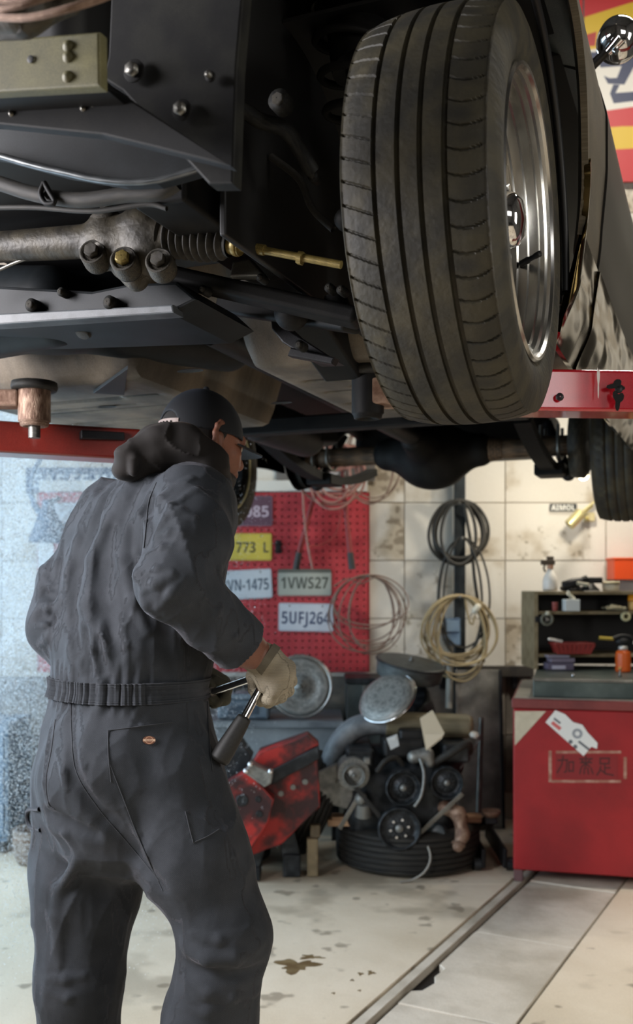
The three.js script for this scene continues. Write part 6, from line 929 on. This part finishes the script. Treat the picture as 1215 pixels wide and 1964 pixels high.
  mesh('engine_foot', [beam(q(690, 1600, 0.02), q(720, 1570, 0.02), 0.05, 0.03), beam(q(850, 1606, 0.02), q(815, 1575, 0.02), 0.05, 0.03)], M.iron, e);

  const pp = thing('exhaust_pipe', 'fat grey exhaust bend resting against the black engine', 'pipe', at(690, 1420, 4.72)), po = pp.position, pq = (a, b, d = 4.72) => at(a, b, d).sub(po);
  mesh('bend', tube([pq(632, 1482), pq(640, 1452), pq(655, 1422), pq(680, 1398), pq(715, 1388), pq(745, 1388)], 0.055, 40, 18), M.grey, pp); mesh('collar', aim(lathe([[0.05, 0], [0.062, 0], [0.062, 0.03], [0.05, 0.03], [0.05, 0]], 28), pq(630, 1486), V(0.2, 1, 0)), M.grey, pp);
  mesh('silencer', [aim(lathe([[0.001, 0], [0.05, 0.004], [0.058, 0.02], [0.058, 0.40], [0.045, 0.425], [0.001, 0.43]], 28), pq(735, 1388), V(1, -0.03, 0))], grimy(0x6f6750, 0x8c8368, { rep: 5, rough: 0.55, s: 157 }), pp);
  const ev = thing('paper_envelope', 'cream paper envelope stuck upright among the engine parts', 'envelope', at(830, 1400, 4.5)), eo = (a, b) => { const p = at(a, b, 4.5).sub(ev.position); return [p.x, p.y]; }; mesh('sheet', plate([eo(818, 1440), eo(806, 1378), eo(830, 1362), eo(853, 1406), eo(848, 1416)], 0.002, 0.0005), std(0xc9bea6, 0.8), ev); mesh('flap', moved(plate([eo(820, 1436), eo(816, 1408), eo(852, 1408)], 0.0015, 0.0004), 0, 0, 0.003), std(0xd6cbb4, 0.8), ev);
  const pc = thing('paper_slip', 'small white paper slip on the intake of the black engine', 'paper', at(753, 1424, 4.46)), pcq = (a, b) => { const p = at(a, b, 4.46).sub(pc.position); return [p.x, p.y]; }; mesh('sheet', plate([pcq(742, 1416), pcq(762, 1408), pcq(766, 1430), pcq(750, 1438)], 0.0015, 0.0004), std(0xbfc4c4, 0.8), pc); mesh('fold', moved(plate([pcq(744, 1418), pcq(760, 1412), pcq(758, 1420)], 0.0015, 0.0003), 0, 0, 0.003), std(0xced2d0, 0.8), pc);
  // lids
  const l1 = thing('air_cleaner', 'dark round air cleaner housing tilted on the scrap', 'air cleaner', at(786, 1286, 4.9)); l1.rotation.set(0.16, 0, -0.16); mesh('drum', lathe([[0.001, -0.04], [0.15, -0.04], [0.162, -0.03], [0.168, 0.03], [0.172, 0.04], [0.16, 0.046], [0.06, 0.05], [0.001, 0.052]], 44), grimy(0x33393a, 0x4e5554, { rep: 6, rough: 0.4, s: 158 }), l1); mesh('rim', moved(new THREE.TorusGeometry(0.171, 0.006, 8, 48).rotateX(Math.PI / 2), 0, 0.038, 0), M.iron, l1); mesh('wing_nut', moved(cyl(0.006, 0.014, 0.02, 12), 0, 0.062, 0), M.steel, l1);
  const l2 = thing('metal_lid', 'pale grey metal lid leaning below the round housing', 'lid', at(742, 1336, 4.70)); l2.rotation.set(0.62, 0.2, 0.5); mesh('dish', lathe([[0.001, 0.016], [0.07, 0.018], [0.11, 0.014], [0.135, 0.004], [0.145, -0.012], [0.14, -0.012], [0.13, 0.0], [0.08, 0.01], [0.001, 0.012]], 44), M.alu, l2); mesh('rolled_rim', moved(new THREE.TorusGeometry(0.143, 0.006, 8, 48).rotateX(Math.PI / 2), 0, -0.01, 0), M.chrome, l2);
  const l3 = thing('drum_shell', 'dark metal drum shell propping up the grey lid', 'drum', at(778, 1362, 4.92)); mesh('shell', turned(lathe([[0.11, -0.05], [0.14, -0.05], [0.145, 0.05], [0.12, 0.06], [0.001, 0.06], [0.001, 0.04], [0.11, 0.04], [0.11, -0.05]], 36), 0.5, 0, 0.45), M.iron, l3); mesh('stud', rod(V(0.02, 0.05, 0), V(0.05, 0.12, 0.02), 0.008), M.steel, l3);

  // red engine block
  const r = thing('red_engine', 'red engine block with black cover lying tilted against tyres', 'engine', V(at(520, 0, 4.48).x, 0, -4.48)), ro = (px, py, z = 0) => { const p = at(px, py, 4.48); return V(p.x - r.position.x, p.y, z); };
  M.engred = grimy(0xb02a24, 0x35191a, { rep: 3, f: 4, contrast: 4, rough: 0.5, s: 159, speck: 0.1 });
  const hull = (pts, z, t, m, name, bev = 0.006) => mesh(name, moved(plate(pts.map(([a, b]) => { const p = ro(a, b); return [p.x, p.y]; }), t, bev), 0, 0, z), m, r);
  hull([[430, 1500], [480, 1468], [526, 1520], [516, 1560], [470, 1632], [440, 1600]], 0.02, 0.14, M.engred, 'block');
  hull([[490, 1480], [606, 1425], [612, 1540], [540, 1610], [472, 1636], [515, 1560], [524, 1520]], -0.10, 0.16, M.engred, 'side_wall');
  hull([[486, 1462], [500, 1440], [590, 1408], [608, 1424], [520, 1472]], -0.06, 0.13, M.engred, 'head_cover'); hull([[520, 1474], [610, 1428], [611, 1448], [524, 1496]], -0.02, 0.1, M.iron, 'gasket_rail');
  hull([[478, 1468], [486, 1454], [524, 1472], [522, 1486], [512, 1492]], 0.06, 0.115, M.alu, 'end_flange'); for (const [px, py] of [[486, 1452], [523, 1465], [478, 1464]]) mesh('flange_bolt', moved(new THREE.SphereGeometry(0.013, 12, 10), ...ro(px, py, 0.19).toArray()), M.chrome, r);
  for (const [px, py] of [[540, 1516], [563, 1504], [586, 1494]]) mesh('core_plug', moved(turned(cyl(0.012, 0.014, 0.01, 16), Math.PI / 2), ...ro(px, py, 0.068).toArray()), M.alu, r); for (const [px, py, q2] of [[470, 1520, 0.022], [500, 1518, 0.011], [502, 1545, 0.012]]) mesh('bore', moved(turned(lathe([[q2, 0.004], [q2 * 1.2, 0.003], [q2 * 1.25, 0], [0.001, 0.0005]], 18), Math.PI / 2), ...ro(px, py, 0.167).toArray()), M.iron, r);
  hull([[420, 1500], [420, 1440], [460, 1420], [482, 1450], [470, 1480]], -0.1, 0.12, M.iron, 'bell_housing'); mesh('foot', [bx(0.1, 0.06, 0.16, ro(480, 0).x, 0.032, 0, 0.006), bx(0.08, 0.1, 0.14, ro(560, 0).x, 0.052, -0.05, 0.006), beam(ro(480, 1640, 0).setY(0.05), ro(500, 1600, 0), 0.12, 0.08), beam(ro(560, 1640, -0.05).setY(0.08), ro(545, 1580, -0.05), 0.1, 0.08)], M.iron, r);
  looseTyre('tyre_casing', 'black tyre lying flat in front of the red engine', V(-0.47, 0.092, -4.80), 0.25, 0.18);
  looseTyre('tyre_casing', 'black tyre leaning between the red and the black engine', V(at(592, 0, 4.85).x, 0.275, -4.80), 0.25, 0.17, R(66), 0.1);
  const ws = thing('wooden_wedge', 'short tan wooden block standing between the two engines', 'block', V(at(600, 0, 4.5).x, 0.001, -4.5)); mesh('block', bx(0.05, 0.17, 0.05, 0, 0.085, 0, 0.004), grimy(0x6e5f46, 0x8d7b5c, { rep: 6, s: 162 }), ws); mesh('chamfer', bx(0.045, 0.06, 0.04, 0.012, 0.2, -0.008, 0.006), grimy(0x5c503d, 0x7a6b52, { rep: 6, s: 163 }), ws);

  // low bench carrying the drum wheel and crate
  const lb = thing('low_bench', 'grey steel bench behind the engines under the pegboard', 'bench', V(0, 0, -5.3)), bx0 = at(300, 0, 5.0).x, bx1 = at(660, 0, 5.0).x, by = at(0, 1390, 5.05).y;
  mesh('top', bx(bx1 - bx0, 0.035, 0.5, (bx0 + bx1) / 2, by, 0, 0.004), M.grey, lb); mesh('front_panel', bx(bx1 - bx0 - 0.04, 0.34, 0.012, (bx0 + bx1) / 2, by - 0.19, 0.2, 0.003), grimy(0x7b8184, 0x9aa0a2, { rep: 2, rough: 0.5, s: 164 }), lb); for (const x of [bx0 + 0.04, bx1 - 0.04]) for (const z of [-0.2, 0.16]) mesh('leg', bx(0.04, by - 0.018, 0.04, x, (by - 0.018) / 2, z, 0.003), M.iron, lb);
  const dw = thing('brake_drum', 'large round steel wheel with a shiny rim propped on the bench', 'wheel', V(at(577, 0, 5.12).x, by + 0.0185 + 0.168, -5.14)); dw.rotation.x = -0.12;
  mesh('disc', turned(lathe([[0.001, 0.03], [0.016, 0.03], [0.02, 0.024], [0.034, 0.02], [0.06, 0.006], [0.085, 0.004], [0.095, 0.014], [0.135, 0.016], [0.148, 0.01], [0.152, 0.0], [0.15, -0.03], [0.001, -0.03]], 64), Math.PI / 2), M.alu, dw); mesh('rim', new THREE.TorusGeometry(0.158, 0.009, 12, 72), std(0xb9bcba, 0.25, 0.9), dw); mesh('cap', turned(lathe([[0.001, 0.046], [0.008, 0.044], [0.012, 0.03]], 18), Math.PI / 2), M.steel, dw); for (let k = 0; k < 5; k++) mesh('stud', moved(turned(cyl(0.004, 0.005, 0.012, 8), Math.PI / 2), Math.cos(k * 1.2566) * 0.027, Math.sin(k * 1.2566) * 0.027, 0.028), M.chrome, dw);
  const cr = thing('tool_case', 'blue-grey plastic case on the bench beside the round wheel', 'case', V(at(468, 0, 5.15).x, by + 0.0185, -5.2)); mesh('shell', bx(0.27, 0.1, 0.2, 0, 0.051, 0, 0.018, 3), grimy(0x4b5863, 0x66737d, { rep: 4, rough: 0.5, s: 165 }), cr); mesh('lid', bx(0.25, 0.03, 0.18, 0, 0.116, 0, 0.012, 2), grimy(0x5b6873, 0x77848d, { rep: 4, rough: 0.5, s: 166 }), cr); mesh('recess', bx(0.16, 0.045, 0.006, 0, 0.05, 0.1, 0.003), std(0x3c4853, 0.5), cr); mesh('handle', tube([V(-0.05, 0.13, 0.02), V(-0.05, 0.155, 0.02), V(0.05, 0.155, 0.02), V(0.05, 0.13, 0.02)], 0.007, 24, 8), M.black, cr);
  const dc = thing('steel_box', 'dark grey-green steel box beside the round wheel', 'box', V(at(690, 0, 5.25).x + 0.03, 0, -5.36)); mesh('body', bx(0.2, 0.8, 0.3, 0, 0.401, 0, 0.008), grimy(0x363d3b, 0x4d5552, { rep: 4, rough: 0.5, s: 167 }), dc); mesh('lid', bx(0.21, 0.03, 0.31, 0, 0.817, 0, 0.006), M.iron, dc); mesh('latch', bx(0.03, 0.05, 0.012, 0, 0.77, 0.156, 0.003), M.steel, dc);
  // sheet metal and clutter by the cabinet
  const sm = thing('steel_sheet', 'stained grey steel sheet leaning on the wall beside the red cabinet', 'sheet', V(at(925, 0, 5.35).x, 0, -5.38)); sm.rotation.x = -0.12; mesh('panel', bx(0.24, 0.86, 0.012, 0, 0.431, 0.0, 0.002), grimy(0x5b5850, 0x8b877d, { rep: 2, f: 4, contrast: 3, rough: 0.4, s: 168, metal: 0.4 }), sm); mesh('folded_edge', bx(0.014, 0.86, 0.03, 0.122, 0.431, 0.008, 0.002), M.darksteel, sm); mesh('folded_edge', bx(0.014, 0.86, 0.03, -0.122, 0.431, 0.008, 0.002), M.steel, sm);
  const jk = thing('floor_jack', 'dark rusty floor jack pushed between the engine and red cabinet', 'jack', V(at(935, 0, 4.75).x, 0, -4.8)); mesh('frame', [beam(V(-0.05, 0.06, 0.25), V(-0.05, 0.08, -0.25), 0.02, 0.09), beam(V(0.05, 0.06, 0.25), V(0.05, 0.08, -0.25), 0.02, 0.09), beam(V(0, 0.1, -0.2), V(0, 0.22, 0.16), 0.06, 0.04)], M.darksteel, jk); mesh('saddle', moved(lathe([[0.001, 0], [0.03, 0], [0.045, 0.02], [0.045, 0.03], [0.001, 0.024]], 20), 0, 0.235, 0.16), M.rust, jk); mesh('handle', rod(V(0, 0.12, -0.22), V(0.05, 0.62, -0.42), 0.014), M.steel, jk); for (const x of [-0.075, 0.075]) for (const z of [0.22, -0.2]) mesh('wheel', moved(turned(cyl(0.03, 0.03, 0.03, 20), 0, 0, Math.PI / 2), x, 0.0305, z), M.iron, jk);
  // left corner, in the haze
  const gc = thing('tool_trolley', 'blue-grey tool trolley standing in bright haze behind the mechanic', 'trolley', V(at(-60, 0, 4.95).x, 0, -5.05)); const tm = grimy(0x44586a, 0x5f7486, { rep: 2, rough: 0.5, s: 169 }); mesh('body', bx(0.46, 0.56, 0.4, 0, 0.36, 0, 0.012, 2), tm, gc); for (let k = 0; k < 3; k++) { const dr = mesh('drawer', bx(0.42, 0.15, 0.012, 0, 0.18 + k * 0.175, 0.204, 0.004), tm, gc); mesh('handle', rod(V(-0.1, 0.22 + k * 0.175, 0.225), V(0.1, 0.22 + k * 0.175, 0.225), 0.008), M.steel, dr); } for (const x of [-0.19, 0.19]) for (const z of [-0.15, 0.15]) mesh('castor', moved(turned(cyl(0.035, 0.035, 0.025, 18), 0, 0, Math.PI / 2), x, 0.0355, z), M.black, gc); mesh('deck', bx(0.44, 0.03, 0.38, 0, 0.075, 0, 0.004), tm, gc);
  const pot = thing('clay_drum', 'round brown drum standing on the floor by the tool trolley', 'drum', V(at(68, 0, 4.72).x, 0.001, -4.72)); mesh('drum', lathe([[0.001, 0], [0.08, 0], [0.095, 0.03], [0.105, 0.1], [0.104, 0.15], [0.108, 0.16], [0.1, 0.165], [0.09, 0.15], [0.09, 0.04], [0.001, 0.04]], 36), grimy(0x6f6156, 0x94867a, { rep: 5, contrast: 3, s: 170 }), pot); mesh('hoop', moved(new THREE.TorusGeometry(0.105, 0.004, 8, 40).rotateX(Math.PI / 2), 0, 0.12, 0), M.rust, pot);
  const gb = thing('gearbox_case', 'dark gearbox casing on the floor beside the tool trolley', 'gearbox', V(at(112, 0, 5.2).x, 0.0, -5.2)); mesh('case', solid(blend([bone(V(-0.1, 0.1, 0), V(0.1, 0.12, 0.02), 0.098, 0.08), bone(V(0.0, 0.16, 0), V(0.02, 0.22, -0.02), 0.07, 0.05)], 0.04), 0.014), M.iron, gb); mesh('shaft', rod(V(0.1, 0.12, 0.02), V(0.22, 0.14, 0.05), 0.02), M.steel, gb);
  const wc2 = thing('white_cable', 'thin pale cable curving down over the flat tyre onto the floor', 'cable', at(822, 1660, 4.4)); mesh('line', tube([[806, 1606, 4.52], [822, 1625, 4.42], [826, 1648, 4.40], [815, 1672, 4.39], [790, 1688, 4.39], [768, 1692, 4.38]].map(([a, b, c]) => at(a, b, c).sub(wc2.position)), 0.005, 40, 6), std(0x9a968c, 0.5), wc2);
}
// ---------- drifting dust and smoke by the open door: a cloud of tiny flakes ----------
{
  const N = 900000, r = 0.00222, pos = new Float32Array(N * 9); let i = 0, sd = 12345;
  const rn = () => { sd = (Math.imul(sd, 1664525) + 1013904223) >>> 0; return sd / 4294967296; };
  while (i < N) {
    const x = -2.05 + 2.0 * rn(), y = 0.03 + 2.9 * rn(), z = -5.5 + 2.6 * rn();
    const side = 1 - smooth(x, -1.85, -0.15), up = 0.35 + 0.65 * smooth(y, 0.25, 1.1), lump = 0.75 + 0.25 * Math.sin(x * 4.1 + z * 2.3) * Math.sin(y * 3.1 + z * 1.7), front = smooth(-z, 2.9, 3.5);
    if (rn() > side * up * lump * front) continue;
    // two directions of a randomly turned flake
    const a = rn() * 6.2832, c = rn() * 2 - 1, s = Math.sqrt(1 - c * c), ux = s * Math.cos(a), uy = s * Math.sin(a), uz = c, b = rn() * 6.2832, wx0 = -Math.sin(a), wy0 = Math.cos(a), vx0 = -uz * wy0, vy0 = uz * wx0, vz0 = ux * wy0 - uy * wx0, wx = wx0 * Math.cos(b) + vx0 * Math.sin(b), wy = wy0 * Math.cos(b) + vy0 * Math.sin(b), wz = vz0 * Math.sin(b);
    const o = i * 9; pos[o] = x + ux * r; pos[o + 1] = y + uy * r; pos[o + 2] = z + uz * r; for (const g of [1, 2]) { const f = g === 1 ? 0.866 : -0.866; pos[o + g * 3] = x + (-0.5 * ux + f * wx) * r; pos[o + g * 3 + 1] = y + (-0.5 * uy + f * wy) * r; pos[o + g * 3 + 2] = z + (-0.5 * uz + f * wz) * r; } i++;
  }
  const g = new THREE.BufferGeometry(); g.setAttribute('position', new THREE.BufferAttribute(pos, 3)); g.computeVertexNormals();
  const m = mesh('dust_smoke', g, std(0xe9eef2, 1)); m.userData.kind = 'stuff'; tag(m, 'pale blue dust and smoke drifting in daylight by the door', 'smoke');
}
renderer.render(scene, camera);
